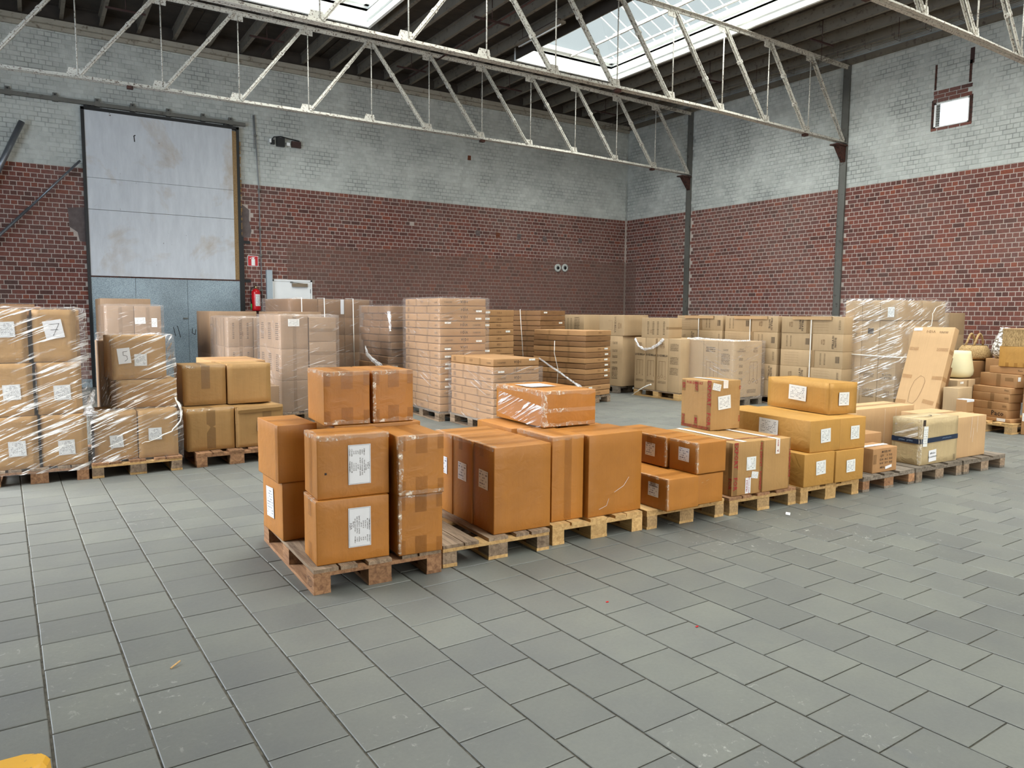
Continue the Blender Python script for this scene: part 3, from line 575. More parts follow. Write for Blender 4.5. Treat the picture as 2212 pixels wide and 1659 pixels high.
def carton_mesh(w, d, h, mat, seed=0, dent=.004, n=7, e=.006, bulge=0.0):
    def gl(L, k):
        k = max(2, k); return [0, e]+[e+(L-2*e)*i/k for i in range(1, k)]+[L-e, L]
    m = max(w, d, h); gx, gy, gz = [gl(L, int(round(n*L/m)) if n > 2 else 1) for L in (w, d, h)]
    idx = {}; vs = []; fs = []
    def vert(i, j, k):
        key = (i, j, k)
        if key in idx: return idx[key]
        x, y, z = gx[i], gy[j], gz[k]; p = Vector((x-w/2, y-d/2, z)); nx, ny, nz = len(gx)-1, len(gy)-1, len(gz)-1
        on = (i in (0, nx))+(j in (0, ny))+(k in (0, nz)); c = .0
        if on >= 2: c = e*.35
        if i == 0: p.x += c
        if i == nx: p.x -= c
        if j == 0: p.y += c
        if j == ny: p.y -= c
        if k == nz: p.z -= c
        fx, fy, fz = math.sin(PI*x/w), math.sin(PI*y/d), math.sin(PI*z/h)
        q = Vector((x*4.1+seed*3.7, y*4.1-seed*1.9, z*4.1+seed)); nv = (noise.noise(q)*.5+.5)*dent+(noise.noise(q*3.1)*.5+.5)*dent*.5
        if on == 1:
            if i == 0: p.x += nv*(fy*fz)**.5-bulge*fy*fz
            if i == nx: p.x -= nv*(fy*fz)**.5
            if j == 0: p.y += nv*(fx*fz)**.5-bulge*fx*fz
            if j == ny: p.y -= nv*(fx*fz)**.5
            if k == nz: p.z -= nv*1.2*(fx*fy)**.5
        elif dent > .006 and on == 2:
            ins = nv*.7
            if i == 0: p.x += ins
            if i == nx: p.x -= ins
            if j == 0: p.y += ins
            if j == ny: p.y -= ins
            if k == nz: p.z -= ins
        idx[key] = len(vs); vs.append(p); return idx[key]
    X, Y, Z = len(gx)-1, len(gy)-1, len(gz)-1
    for i in range(X):
        for j in range(Y):
            fs.append((vert(i, j, 0), vert(i, j+1, 0), vert(i+1, j+1, 0), vert(i+1, j, 0))); fs.append((vert(i, j, Z), vert(i+1, j, Z), vert(i+1, j+1, Z), vert(i, j+1, Z)))
    for i in range(X):
        for k in range(Z):
            fs.append((vert(i, 0, k), vert(i+1, 0, k), vert(i+1, 0, k+1), vert(i, 0, k+1))); fs.append((vert(i, Y, k), vert(i, Y, k+1), vert(i+1, Y, k+1), vert(i+1, Y, k)))
    for j in range(Y):
        for k in range(Z):
            fs.append((vert(0, j, k), vert(0, j, k+1), vert(0, j+1, k+1), vert(0, j+1, k))); fs.append((vert(X, j, k), vert(X, j+1, k), vert(X, j+1, k+1), vert(X, j, k+1)))
    return mesh('carton_body', vs, fs, mat, True)
SEED = [0]
def carton(label, A, yawd, w, d, z0, h, mat, group=None, dent=.004, n=7, name='carton', center=False, gap=.0015, bulge=0.0):
    """A = front left bottom corner (or the centre); the box stands at z0"""
    SEED[0] += 1; a = math.radians(yawd)
    if center: c = Vector((A[0], A[1]))
    else: c = Vector((A[0]+math.cos(a)*w/2-math.sin(a)*d/2, A[1]+math.sin(a)*w/2+math.cos(a)*d/2))
    t = thing(name, label, 'box', (c.x, c.y, z0+gap), a, group); H = h-gap
    ob('carton_body', carton_mesh(w, d, H, M[mat], SEED[0], dent, n, bulge=bulge), t); return t, (w, d, H)
def tabs(t, dm, face='F', tm='tape', top=True, bot=True, corners=False):
    w, d, h = dm; L = w if face == 'F' else d
    if top: decal(t, dm, face, L*.5, h-.055, .075, .11, M[tm], 'tape')
    if bot: decal(t, dm, face, L*.5, .055, .075, .11, M[tm], 'tape')
    if corners:
        for u in (.022, L-.022): decal(t, dm, face, u, h-.045, .04, .09, M[tm], 'tape'); decal(t, dm, face, u, .045, .04, .09, M[tm], 'tape')
def toptape(t, dm, along='Y', tm='tape', wd=.07, off=0.0):
    w, d, h = dm
    if along == 'Y': decal(t, dm, 'T', w/2+off, d/2, wd, d*.985, M[tm], 'tape')
    else: decal(t, dm, 'T', w/2, d/2+off, w*.985, wd, M[tm], 'tape')
def crinkle(t, dm, edges=('F', 'L'), wd=.035):
    w, d, h = dm; vs, fs = [], []
    def strip(p0, p1, o1, o2):
        n = 8; k = len(vs)
        for i in range(n+1):
            p = Vector(p0).lerp(Vector(p1), i/n); j = rnd.uniform(.6, 1.2)
            vs.extend([p+Vector(o1)*j, p+(Vector(o1)+Vector(o2)).normalized()*.002, p+Vector(o2)*j])
        for i in range(n): fs.extend([(k+3*i, k+3*i+3, k+3*i+4, k+3*i+1), (k+3*i+1, k+3*i+4, k+3*i+5, k+3*i+2)])
    f = .0025
    if 'F' in edges: strip((-w/2, -d/2-f, h+f), (w/2, -d/2-f, h+f), (0, 0, -wd), (0, wd, 0))
    if 'L' in edges: strip((-w/2-f, d/2, h+f), (-w/2-f, -d/2, h+f), (0, 0, -wd), (wd, 0, 0))
    if 'C' in edges: strip((-w/2-f, -d/2-f, 0.01), (-w/2-f, -d/2-f, h), (wd, 0, 0), (0, wd, 0))
    if 'B' in edges: strip((-w/2, -d/2-f, .003), (w/2, -d/2-f, .003), (0, 0, wd), (0, wd*.1, 0))
    ob('clear_tape', mesh('clear_tape', vs, fs, M['edge_film']), t)

# ------------------------------------------------------------------ pallets (1.2 long in Y, 0.8 wide in X)
PM = {}
def part_mesh(kind, dims, mat):
    key = (kind, dims, mat)
    if key not in PM:
        a, b, c = dims; ch = .004
        m = MB().box(-a/2, -b/2, 0, a/2, b/2, c); PM[key] = mesh(kind, m.v, m.f, M[mat])
    return PM[key]
def pallet(label, A, yawd, mats=('wood_old', 'wood_old', 'wood_old'), group='wooden pallets', L=1.2, Wd=.8, z=0.0, center=False, chip=False):
    a = math.radians(yawd)
    c = Vector(A) if center else Vector((A[0]+math.cos(a)*Wd/2-math.sin(a)*L/2, A[1]+math.sin(a)*Wd/2+math.cos(a)*L/2))
    t = thing('pallet', label, 'pallet', (c.x, c.y, z), a, group); md, ms, mb = mats
    wid = (.145, .1, .145, .1, .145); xs = (-Wd/2+.0725, -Wd/4+.006, 0, Wd/4-.006, Wd/2-.0725)
    for w_, x_ in zip(wid, xs): ob('deck_board', part_mesh('deck_board', (w_, L, .021), md), t, (x_+rnd.uniform(-.004, .004), rnd.uniform(-.004, .004), .122), (0, 0, rnd.uniform(-.006, .006)))
    for y_ in (-L/2+.072, 0, L/2-.072): ob('stringer_board', part_mesh('stringer_board', (Wd, .143, .022), ms), t, (0, y_, .1))
    for y_ in (-L/2+.072, 0, L/2-.072):
        for x_, bw in ((-Wd/2+.05, .1), (0, .145), (Wd/2-.05, .1)): ob('block', part_mesh('block', (bw-.002, .143, .078), 'wood_chip' if chip else mb), t, (x_, y_+rnd.uniform(-.004, .004), .022))
    for x_, bw in ((-Wd/2+.05, .1), (0, .145), (Wd/2-.05, .1)): ob('bottom_board', part_mesh('bottom_board', (bw, L, .022), ms), t, (x_, 0, .0004))
    return t
ZP0 = .144
front = [((1.290, 4.067), -1.6, ('wood_old', 'wood_red', 'wood_red'), False, 'worn grey-brown pallet under the six taped cartons, nearest of the long row'),
         ((2.125, 4.092), -2, ('wood_old', 'wood_new', 'wood_old'), False, 'pallet with loose grey deck boards under three tall labelled cartons'),
         ((2.985, 4.110), -2.5, ('wood_new', 'wood_new', 'wood_new'), False, 'clean pale pine pallet under the two tall unlabelled cartons'),
         ((3.815, 4.060), -2, ('wood_new', 'wood_new', 'wood_new'), True, 'pine pallet with pressed chip blocks under the low labelled cartons'),
         ((4.655, 4.009), -2, ('wood_red', 'wood_new', 'wood_new'), True, 'pine pallet with reddish boards under the cartons with red printed tape'),
         ((5.475, 3.955), -2, ('wood_new', 'wood_new', 'wood_new'), False, 'yellowish pallet under the golden cartons with square labels'),
         ((6.335, 3.925), -2, ('wood_grey', 'wood_grey', 'wood_red'), False, 'dark grey pallet under the small stencilled carton'),
         ((7.160, 3.895), -2, ('wood_grey', 'wood_grey', 'wood_old'), False, 'dark grey pallet under the pale carton with navy tape'),
         ((7.985, 3.860), -2, ('wood_grey', 'wood_grey', 'wood_old'), False, 'last grey pallet at the right end of the long row')]
for A, y_, ms, ch, lb in front: pallet(lb, A, y_, ms, 'pallets of the long row across the middle of the floor', chip=ch)
# burnt round marks on the corner blocks of the first and third pallets
for A, y_ in (((1.290, 4.067), -1.6), ((2.985, 4.110), -2.5)):
    pr_ = [o for o in bpy.data.objects if o.name.startswith('pallet') and o.parent is None and abs(o.rotation_euler.z-math.radians(y_)) < 1e-6 and abs(o.location.x-A[0]) < .6]
    pp = pr_[0]; sg = []
    for i in range(16):
        a0, a1 = i*PI/8, (i+1)*PI/8; sg.append((.072+.045*math.cos(a0), .062+.028*math.sin(a0), .072+.045*math.cos(a1), .062+.028*math.sin(a1)))
    sg += [(.050, .048, .050, .076), (.050, .048, .060, .048), (.050, .062, .058, .062), (.050, .076, .060, .076), (.068, .048, .068, .076), (.068, .076, .080, .070), (.080, .070, .068, .062), (.088, .048, .088, .076), (.088, .048, .100, .048)]
    seg2 = [(1.2-.144+a_, b_, 1.2-.144+c_, d_) for a_, b_, c_, d_ in sg]
    strokes(pp, (.8, 1.2, .144), 'L', seg2, .003, 'mark', 'burnt_mark', .0012)

# --- pallet 1: eight orange brown cartons
G = 'orange-brown cartons on the nearest pallet'
def big_label(t, dm, u, v, flip):
    decal(t, dm, 'F', u, v, .135, .235, M['paper'], 'shipping_label'); s = -1 if flip else 1; r = -PI/2*s
    decal(t, dm, 'F', u, v, .122, .222, M['label'] if False else M['paper'], 'label_margin', off=.0022)
    segs = [(u-.063, v-.113, u+.063, v-.113), (u+.063, v-.113, u+.063, v+.113), (u+.063, v+.113, u-.063, v+.113), (u-.063, v+.113, u-.063, v-.113)]
    strokes(t, dm, 'F', segs, .0012, 'ink', 'label_border', .0028)
    L1 = ['ITEM NO', 'DESC.', 'FINISH', 'QTY', 'N.W', 'G.W', 'CTN SIZE', 'CTN NO.']; L2 = [': VH-A1005-WS-20', ': TLIGHT HOLDER W/S', ': BURNT COPPER (LEAF)', ': 20 SET', ': 8.100 KGS', ': 9.600 KGS', ': 43X28X37 CM', ': 1  OF  27']
    for i in range(8):
        uu = u+s*(.028-.0125*i)
        text(t, dm, 'F', uu, v+s*.072, .0105, L1[i], 'ink', r, bold=.01); text(t, dm, 'F', uu, v-s*.012, .0105, L2[i], 'ink', r, bold=.01)
    text(t, dm, 'F', u+s*.052, v-s*.01, .022, 'VIDI', 'ink', r, bold=.0); text(t, dm, 'F', u+s*.037, v-s*.02, .013, 'HOME', 'ink', r)
    text(t, dm, 'F', u-s*.058, v-s*.01, .0095, 'MADE IN INDIA', 'ink', r)
tA1, dm = carton('bottom carton with the big upside-down label, front left of the nearest pallet', (1.329, 4.125), -4, .437, .29, .144, .378, 'tan', G); big_label(tA1, dm, .255, .20, True); crinkle(tA1, dm, ('L',), .02); tabs(tA1, dm, 'L', 'tape', True, True)
tA2, dm = carton('middle-level carton with the big upright label, front left of the nearest pallet', (1.347, 4.150), -4, .432, .30, .522, .370, 'tan', G); big_label(tA2, dm, .250, .19, False); toptape(tA2, dm, 'X'); crinkle(tA2, dm, ('L', 'F'), .03); decal(tA2, dm, 'F', .05, .15, .012, .012, M['black_pen'], 'hole'); decal(tA2, dm, 'L', .15, .18, .06, .34, M['tape'], 'tape')
tB1, dm = carton('bottom unlabelled carton, front right of the nearest pallet', (1.806, 4.049), -4, .284, .43, .144, .368, 'tan', G); tabs(tB1, dm, 'F'); tabs(tB1, dm, 'F', 'tape', True, True, True); crinkle(tB1, dm, ('F', 'C'), .02)
tB2, dm = carton('middle-level unlabelled carton, front right of the nearest pallet', (1.800, 4.030), -4, .290, .43, .512, .362, 'tan', G); tabs(tB2, dm, 'F', 'tape', True, True, True); toptape(tB2, dm, 'Y'); crinkle(tB2, dm, ('F', 'C', 'B'), .028)
tC1, dm = carton('top left carton of the nearest pallet, plain with taped corners', (1.517, 4.520), -5, .295, .44, .892, .338, 'tan', G); tabs(tC1, dm, 'F', 'tape', True, True, True); toptape(tC1, dm, 'Y'); crinkle(tC1, dm, ('F', 'L', 'B'), .03)
tC2, dm = carton('top right carton of the nearest pallet, plain with taped corners', (1.835, 4.500), -3, .275, .44, .892, .338, 'tan', G); tabs(tC2, dm, 'F', 'tape', True, True, True); toptape(tC2, dm, 'Y'); crinkle(tC2, dm, ('F', 'C', 'B'), .028)
tD0, dm = carton('bottom carton at the back left of the nearest pallet, label on its side', (1.300, 4.700), 1, .245, .44, .144, .378, 'tan', G); decal(tD0, dm, 'L', .17, .20, .16, .20, M['label'], 'shipping_label', .06)
tD1, dm = carton('middle-level carton at the back left of the nearest pallet', (1.275, 4.690), 1, .255, .46, .522, .370, 'tan', G); toptape(tD1, dm, 'X'); decal(tD1, dm, 'L', .43, .18, .05, .34, M['tape'], 'tape')
for z0, nm in ((.144, 'bottom'), (.522, 'middle-level')):
    tt, dm = carton(nm+' carton hidden behind the labelled pair on the nearest pallet', (1.575, 4.500), -3, .58, .46, z0, .368, 'tan', G, n=4)
# --- pallet 2: three tall cartons
G = 'tall orange-brown cartons on the second pallet'
for i, (A, lb) in enumerate((((2.518, 4.126), 'front tall carton with blue-inked label on its side, second pallet'), ((2.522, 4.426), 'middle tall carton with blue-inked label, second pallet'), ((2.526, 4.722), 'rear tall carton with blue-inked label, second pallet'))):
    t, dm = carton(lb, A, -2, .447, .290, .144, .582, 'tan', G); toptape(t, dm, 'X'); decal(t, dm, 'L', .145, .345, .13, .125, M['label_blue'], 'shipping_label', -.02); decal(t, dm, 'L', .12, .54, .055, .085, M['tape'], 'tape'); crinkle(t, dm, ('L',), .03); decal(t, dm, 'L', .015, .29, .03, .56, M['tape'], 'tape')
# --- pallet 3
G = 'tall plain cartons on the third pallet'
t, dm = carton('narrow tall plain carton at the left of the third pallet', (3.020, 4.175), -2, .272, .47, .144, .603, 'tan', G); toptape(t, dm, 'Y'); decal(t, dm, 'F', .136, .30, .06, .58, M['tape'], 'tape'); crinkle(t, dm, ('F', 'L'), .028)
t, dm = carton('wide tall plain carton at the right of the third pallet', (3.310, 4.130), 0, .505, .40, .144, .60, 'tan', G); toptape(t, dm, 'X')
strokes(t, dm, 'F', [(.10, .05, .17, .07), (.17, .07, .19, .12), (.24, .16, .33, .20), (.33, .20, .38, .26)], .0022, 'paper', 'scuff')
t, dm = carton('rear left plain carton on the third pallet, under the lying one', (3.020, 4.700), -2, .43, .55, .144, .597, 'tan', G); toptape(t, dm, 'Y')
t, dm = carton('rear right plain carton on the third pallet, under the lying one', (3.470, 4.600), -2, .33, .60, .144, .592, 'tan', G); toptape(t, dm, 'Y')
t, dm = carton('film-wrapped carton lying on top of the tall cartons with a white sheet on its lid', (3.205, 4.545), -2, .482, .72, .750, .272, 'tan', G, .006); decal(t, dm, 'T', .22, .46, .24, .26, M['paper'], 'paper_sheet'); crinkle(t, dm, ('F', 'L', 'C', 'B'), .035); decal(t, dm, 'F', .24, .125, .475, .03, M['edge_film'], 'film_band'); toptape(t, dm, 'X')
decal(t, dm, 'L', .36, .10, .66, .18, M['film'], 'film_patch', -.1)
# --- pallet 4
G = 'low orange-brown cartons on the fourth pallet'
def blue(t, dm, u, v): decal(t, dm, 'L', u, v, .115, .105, M['label_blue'], 'shipping_label', -.02); crinkle(t, dm, ('L', 'C'), .018); decal(t, dm, 'L', .14, dm[2]-.04, .06, .08, M['tape'], 'tape')
t, dm = carton('front bottom carton of the fourth pallet with a blue-inked label', (3.919, 3.960), -1, .325, .295, .144, .242, 'tan', G); blue(t, dm, .145, .14); toptape(t, dm, 'X')
t, dm = carton('bottom carton without label at the right of the fourth pallet', (4.250, 3.985), -1, .290, .40, .144, .236, 'tan', G); strokes(t, dm, 'F', [(.1, .18, .13, .19), (.05, .17, .07, .175)], .004, 'peach', 'scuff')
t, dm = carton('upper right carton of the fourth pallet with a blue-inked label', (4.236, 3.975), -1, .315, .300, .387, .241, 'tan', G); blue(t, dm, .16, .135); toptape(t, dm, 'X')
t, dm = carton('upper left carton of the fourth pallet with a blue-inked label', (4.225, 4.300), -1, .330, .330, .387, .240, 'tan', G); blue(t, dm, .15, .12); toptape(t, dm, 'X')
t, dm = carton('bottom carton behind the front one on the fourth pallet', (3.925, 4.275), -1, .300, .32, .144, .236, 'tan', G)
t, dm = carton('rear bottom carton of the fourth pallet', (4.245, 4.400), -1, .300, .62, .144, .236, 'tan', G, n=4)
t, dm = carton('rear left upper carton of the fourth pallet', (4.225, 4.640), -1, .330, .33, .387, .240, 'tan', G); toptape(t, dm, 'X')
# --- pallet 5
G = 'cartons with red printed tape on the fifth pallet'
def redtext(t, dm, face, pts):
    for (u, v, s, st, r) in pts: text(t, dm, face, u, v, s, st, 'red_ink', r, name='red_lettering', bold=.01)
t, dm = carton('left carton of the red-taped pair, torn label on its front', (4.700, 4.031), -3.5, .330, .80, .144, .440, 'ochre', G); w, d, h = dm
decal(t, dm, 'F', .035, h/2, .05, h*.98, M['tape_k'], 'tape'); redtext(t, dm, 'F', [(.035, .33, .058, 'EXPORT', -PI/2), (.035, .10, .058, 'FOR', -PI/2)])
decal(t, dm, 'F', w-.01, h/2, .02, h*.98, M['tape_k'], 'tape'); redtext(t, dm, 'F', [(w-.014, .32, .034, 'FOR EXPORT', -PI/2), (w-.014, .10, .034, 'POWERED', -PI/2)])
decal(t, dm, 'L', .78, h/2, .04, h*.98, M['tape_k'], 'tape'); redtext(t, dm, 'L', [(.78, .1, .05, 'FOR', -PI/2)])
decal(t, dm, 'F', .21, .255, .105, .11, M['label2'], 'torn_label'); decal(t, dm, 'F', .185, .265, .04, .06, M['paper'], 'torn_flap', .4, .003)
decal(t, dm, 'F', .255, .155, .075, .055, M['label2'], 'small_label', -.15); decal(t, dm, 'F', .18, .075, .06, .13, M['paper'], 'fragile_label'); redtext(t, dm, 'F', [(.168, .075, .026, 'FRAGILE', PI/2), (.192, .075, .016, 'HANDLE WITH CARE', PI/2)])
decal(t, dm, 'T', .13, d/2, .05, d, M['tape_white'], 'paper_tape'); decal(t, dm, 'T', w/2, .12, w, .045, M['tape_k'], 'tape'); redtext(t, dm, 'T', [(w/2, .12, .035, 'EXPORT FOR EXPORT', 0)])
t, dm = carton('right carton of the red-taped pair with a white tape tab', (5.045, 4.008), -2, .330, .80, .144, .436, 'ochre', G); w, d, h = dm
decal(t, dm, 'F', .17, h-.06, .05, .13, M['tape_white'], 'paper_tape'); decal(t, dm, 'T', .17, d/2, .05, d, M['tape_white'], 'paper_tape'); decal(t, dm, 'F', w-.008, h/2, .016, h*.98, M['tape_k'], 'tape'); redtext(t, dm, 'F', [(w-.01, h*.5, .03, 'FOR EXPORT FOR', -PI/2), (.172, h-.035, .02, 'MADE', PI/2), (.172, h-.10, .03, 'A', PI/2)])
decal(t, dm, 'T', w/2, .12, w, .045, M['tape_k'], 'tape'); redtext(t, dm, 'T', [(w/2, .12, .035, 'EXPORT FOR EXPORT', 0)])
t, dm = carton('cube carton with red printed tape on its edges, topmost on the fifth pallet', (5.015, 4.560), -2, .360, .375, .584, .440, 'ochre', G); w, d, h = dm
decal(t, dm, 'L', d-.03, h/2, .05, h*.98, M['tape_k'], 'tape'); redtext(t, dm, 'L', [(d-.028, .33, .062, 'EXPORT', -PI/2), (d-.028, .10, .062, 'FOR', -PI/2)])
decal(t, dm, 'L', d/2, .015, d*.98, .03, M['tape_k'], 'tape'); redtext(t, dm, 'L', [(d/2, .016, .034, 'EXPORT FOR EXPORT', 0), (d/2-.02, h-.03, .034, 'FOR EXPORT', 0)])
for (u, v, s) in ((.03, h-.06, 'EX'), (.03, .07, 'FOR'), (.19, h-.06, 'EXP'), (.19, .07, 'ME')): decal(t, dm, 'L', u, v, .045, .10, M['tape_k'], 'tape'); redtext(t, dm, 'L', [(u, v, .045, s, -PI/2)])
decal(t, dm, 'F', .16, .245, .155, .12, M['label2'], 'shipping_label', .08); decal(t, dm, 'F', .06, .385, .10, .06, M['label2'], 'small_label', -.2, .0024); decal(t, dm, 'F', .17, .405, .06, .07, M['tape_white'], 'paper_tape')
redtext(t, dm, 'F', [(w-.012, .09, .03, 'FOR', -PI/2), (w-.012, .37, .03, 'EX', -PI/2)]); decal(t, dm, 'T', w*.47, d/2, .06, d, M['tape_white'], 'paper_tape')
# --- pallet 6: golden
G = 'golden cartons with square white labels'
t, dm = carton('bottom left golden carton with square label', (5.480, 3.930), -2.5, .395, .95, .144, .287, 'gold', G, .005); decal(t, dm, 'F', .215, .155, .125, .12, M['label2'], 'shipping_label', .05)
t, dm = carton('bottom right golden carton with square label', (5.885, 3.905), -2.5, .385, .95, .144, .281, 'gold', G, .005); decal(t, dm, 'F', .205, .135, .12, .11, M['label2'], 'shipping_label', .03)
t, dm = carton('long golden carton of the middle level, label on its end and side', (5.570, 3.950), -4, .385, 1.08, .431, .278, 'gold', G, .006); decal(t, dm, 'F', .195, .14, .125, .12, M['label2'], 'shipping_label', .05); decal(t, dm, 'L', .62, .17, .22, .14, M['label2'], 'shipping_label', -.02)
t, dm = carton('golden carton at the right of the middle level, label near its right edge', (5.960, 3.930), -4, .345, .95, .426, .282, 'gold', G, .005); decal(t, dm, 'F', .20, .145, .115, .12, M['label2'], 'shipping_label', .02)
t, dm = carton('dented golden carton turned askew on the very top, two labels', (6.055, 4.120), -9, .350, .78, .709, .290, 'gold', G, .009, 14); decal(t, dm, 'L', .40, .165, .22, .14, M['label2'], 'shipping_label', -.03, .002); decal(t, dm, 'F', .185, .14, .125, .12, M['label2'], 'shipping_label', .0)
# --- pallets 7-9
t, dm = carton('small carton with stencilled model and weight lines, front of the dark pallet', (6.540, 3.965), -2, .372, .26, .144, .232, 'flat', 'cartons at the right end of the long row'); decal(t, dm, 'L', .13, .1, .05, .2, M['tape_k'], 'tape')
for i, (s, v) in enumerate((('MODEL NO', .195), ('QTY      5   PCS', .157), ('G.W   40.5   KGS', .122), ('N.W   37.7   KGS', .087), ('MEAS         CM', .048))): text(t, dm, 'F', .20, v, .027, s, 'ink', .02, bold=.015, name='stencil_lettering')
decal(t, dm, 'F', .24, .045, .10, .026, M['paper'], 'paper_strip', .15, .0035); decal(t, dm, 'F', .03, .13, .05, .09, M['tape_k'], 'tape'); decal(t, dm, 'T', .2, .13, .37, .06, M['tape_white'], 'paper_tape')
t, dm = carton('low carton marked with a model line, behind the small stencilled one', (6.500, 4.260), -2, .62, .42, .144, .31, 'flat', 'cartons at the right end of the long row'); text(t, dm, 'F', .12, .265, .04, 'MODEL', 'ink', -.03, bold=.02, name='stencil_lettering'); text(t, dm, 'F', .10, .215, .035, 'Q.TY', 'ink', -.03, bold=.02, name='stencil_lettering'); decal(t, dm, 'F', .24, .265, .12, .035, M['paper'], 'paper_strip'); decal(t, dm, 'T', .3, .2, .6, .05, M['tape_white'], 'paper_tape')
t, dm = carton('long peach carton behind the pale one with navy tape', (7.44, 4.72), -2, 1.05, .38, .144, .46, 'peach', 'peach cartons'); toptape(t, dm, 'X', 'tape_k'); strokes(t, dm, 'F', [(.5, .05, .5, .44), (.7, .05, .7, .44)], .002, 'paper', 'scuff')
t, dm = carton('peach carton at the right end of the row, behind the pale one', (7.975, 3.955), -2, .575, .60, .144, .428, 'peach', 'peach cartons'); strokes(t, dm, 'F', [(.28, .2, .29, .42), (.40, .25, .40, .42), (.32, .15, .33, .30)], .0025, 'paper', 'scuff'); toptape(t, dm, 'X', 'tape_k')
t, dm = carton('pale taped-up carton with a navy tape band and handwritten note', (7.290, 3.940), -2, .650, .300, .144, .458, 'pale', None, .009, 10); w, d, h = dm
decal(t, dm, 'F', w/2, .245, w, .048, M['navy'], 'navy_tape', .02); decal(t, dm, 'L', d/2, .24, d, .05, M['navy'], 'navy_tape', -.01)
text(t, dm, 'F', .45, .25, .020, 'prime prime prime', 'navy_txt', .02, off=.004); text(t, dm, 'L', .15, .24, .026, 'prime   prime', 'navy_txt', 0, off=.004)
decal(t, dm, 'F', .215, .085, .13, .115, M['paper'], 'handwritten_note', .06); text(t, dm, 'F', .215, .11, .03, 'Afhalen', 'black_pen', .06, off=.004, name='handwriting'); text(t, dm, 'F', .22, .075, .028, 'Kinderkamer', 'black_pen', .06, off=.004, name='handwriting')
decal(t, dm, 'F', .075, .285, .075, .20, M['label2'], 'shipping_label', -.04, .0035); decal(t, dm, 'F', .05, .42, .045, .06, M['ink'], 'handling_marks'); decal(t, dm, 'F', w-.05, .04, .04, .06, M['smallprint'], 'handling_marks', 0, .002)
sm = []; 
for i in range(9):
    a0, a1 = (PI*1.15+i*PI*.7/9), (PI*1.15+(i+1)*PI*.7/9); sm.append((.34+.11*math.cos(a0), .24+.12*math.sin(a0), .34+.11*math.cos(a1), .24+.12*math.sin(a1)))
sm.append((.435, .165, .40, .17)); strokes(t, dm, 'T', sm, .010, 'black_pen', 'curved_arrow_mark'); decal(t, dm, 'T', w/2, .15, w, .05, M['edge_film'], 'tape'); crinkle(t, dm, ('L', 'C'), .03); decal(t, dm, 'L', .15, .34, .24, .16, M['film'], 'film_patch')
# ------------------------------------------------------------------ left row: three pallets with wrapped stacks
pallet('pallet under the film-wrapped stack at the left edge', (-0.38, 8.10), -1, ('wood_old', 'wood_red', 'wood_red'), 'pallets of the left row')
pallet('pallet under the wrapped stack with the note 5', (0.445, 8.07), 2, ('wood_red', 'wood_new', 'wood_old'), 'pallets of the left row')
pallet('old pallet under the four bulging cartons', (1.390, 8.12), 2, ('wood_red', 'wood_red', 'wood_red'), 'pallets of the left row')
G = 'wrapped cartons at the left edge'
wordz = ('bottom', 'middle', 'top')
for lv in range(3):
    for cl, (x, w_) in enumerate(((-.36, .385), (.048, .372))):
        xx = x-(.015*lv if cl else .02*lv)
        t, dm = carton(wordz[lv]+(' left' if cl == 0 else ' right')+' ochre carton of the wrapped stack at the left edge', (xx, 8.13+.01*lv), -3, w_-.012*lv*(cl == 1), .48, .144+.488*lv, .486, 'ochre', G, .010, 9, bulge=.006)
        if lv == 2 and cl == 1:
            decal(t, dm, 'F', .17, .30, .15, .17, M['paper'], 'handwritten_note', .17, .004); strokes(t, dm, 'F', [(.13, .345, .215, .355), (.215, .355, .165, .24), (.145, .295, .205, .30)], .004, 'black_pen', 'handwriting', .0055)
        else: decal(t, dm, 'F', (.22 if cl == 0 else .20), (.22 if lv else .19)-.02*cl+(.08 if lv == 2 else 0), .135, .14, M['label'], 'shipping_label', .04, .003)
for z0 in (.144, .632, 1.12):
    for x in (-.36, .04): t, dm = carton('rear ochre carton in the wrapped stack at the left edge, '+('bottom' if z0 < .2 else 'middle' if z0 < .7 else 'top')+(' left' if x < 0 else ' right'), (x, 8.66), 0, .38, .48, z0, .486, 'ochre', 'rear wrapped cartons at the left edge', n=3)
t = thing('flattened_carton', 'brown flattened carton lying on the wrapped stack at the left edge', 'cardboard', (-.15, 8.75, 1.612)); MB().box(-.3, -.2, 0, .25, .25, .02).box(-.28, -.18, .022, .2, .2, .04).build('sheet', M['kraft_d'], t)
G = 'wrapped cartons of the stack with the note 5'
t, dm = carton('bottom left carton of the stack with the note 5', (.478, 8.155), 0, .375, .50, .144, .478, 'ochre', G, .008, 9); decal(t, dm, 'F', .19, .185, .115, .125, M['label'], 'shipping_label', .06, .003)
t, dm = carton('bottom right carton of the stack with the note 5', (.860, 8.145), 1, .362, .50, .144, .480, 'ochre', G, .008, 9); decal(t, dm, 'F', .15, .235, .12, .12, M['label'], 'shipping_label', .0, .003)
t, dm = carton('second-level wide carton of the stack with the note 5', (.700, 8.350), 3, .560, .50, .624, .285, 'ochre', G, .010, 9)
t, dm = carton('top carton of its stack, bearing a paper note with the number 5', (.672, 8.370), 4, .500, .50, .909, .440, 'ochre', G, .010, 9)
decal(t, dm, 'F', .11, .24, .115, .155, M['paper'], 'handwritten_note', .10, .004); strokes(t, dm, 'F', [(.14, .285, .10, .28), (.10, .28, .102, .245), (.102, .245, .135, .238), (.135, .238, .14, .205), (.14, .205, .115, .185)], .004, 'black_pen', 'handwriting', .0055)
decal(t, dm, 'F', .26, .195, .115, .12, M['label'], 'shipping_label', .0, .003)
t, dm = carton('rear carton behind the wrapped one with the note 5', (.60, 8.90), 2, .56, .36, .144, 1.14, 'kraft_d', G, n=3)
G = 'bulging ochre cartons on the old pallet'
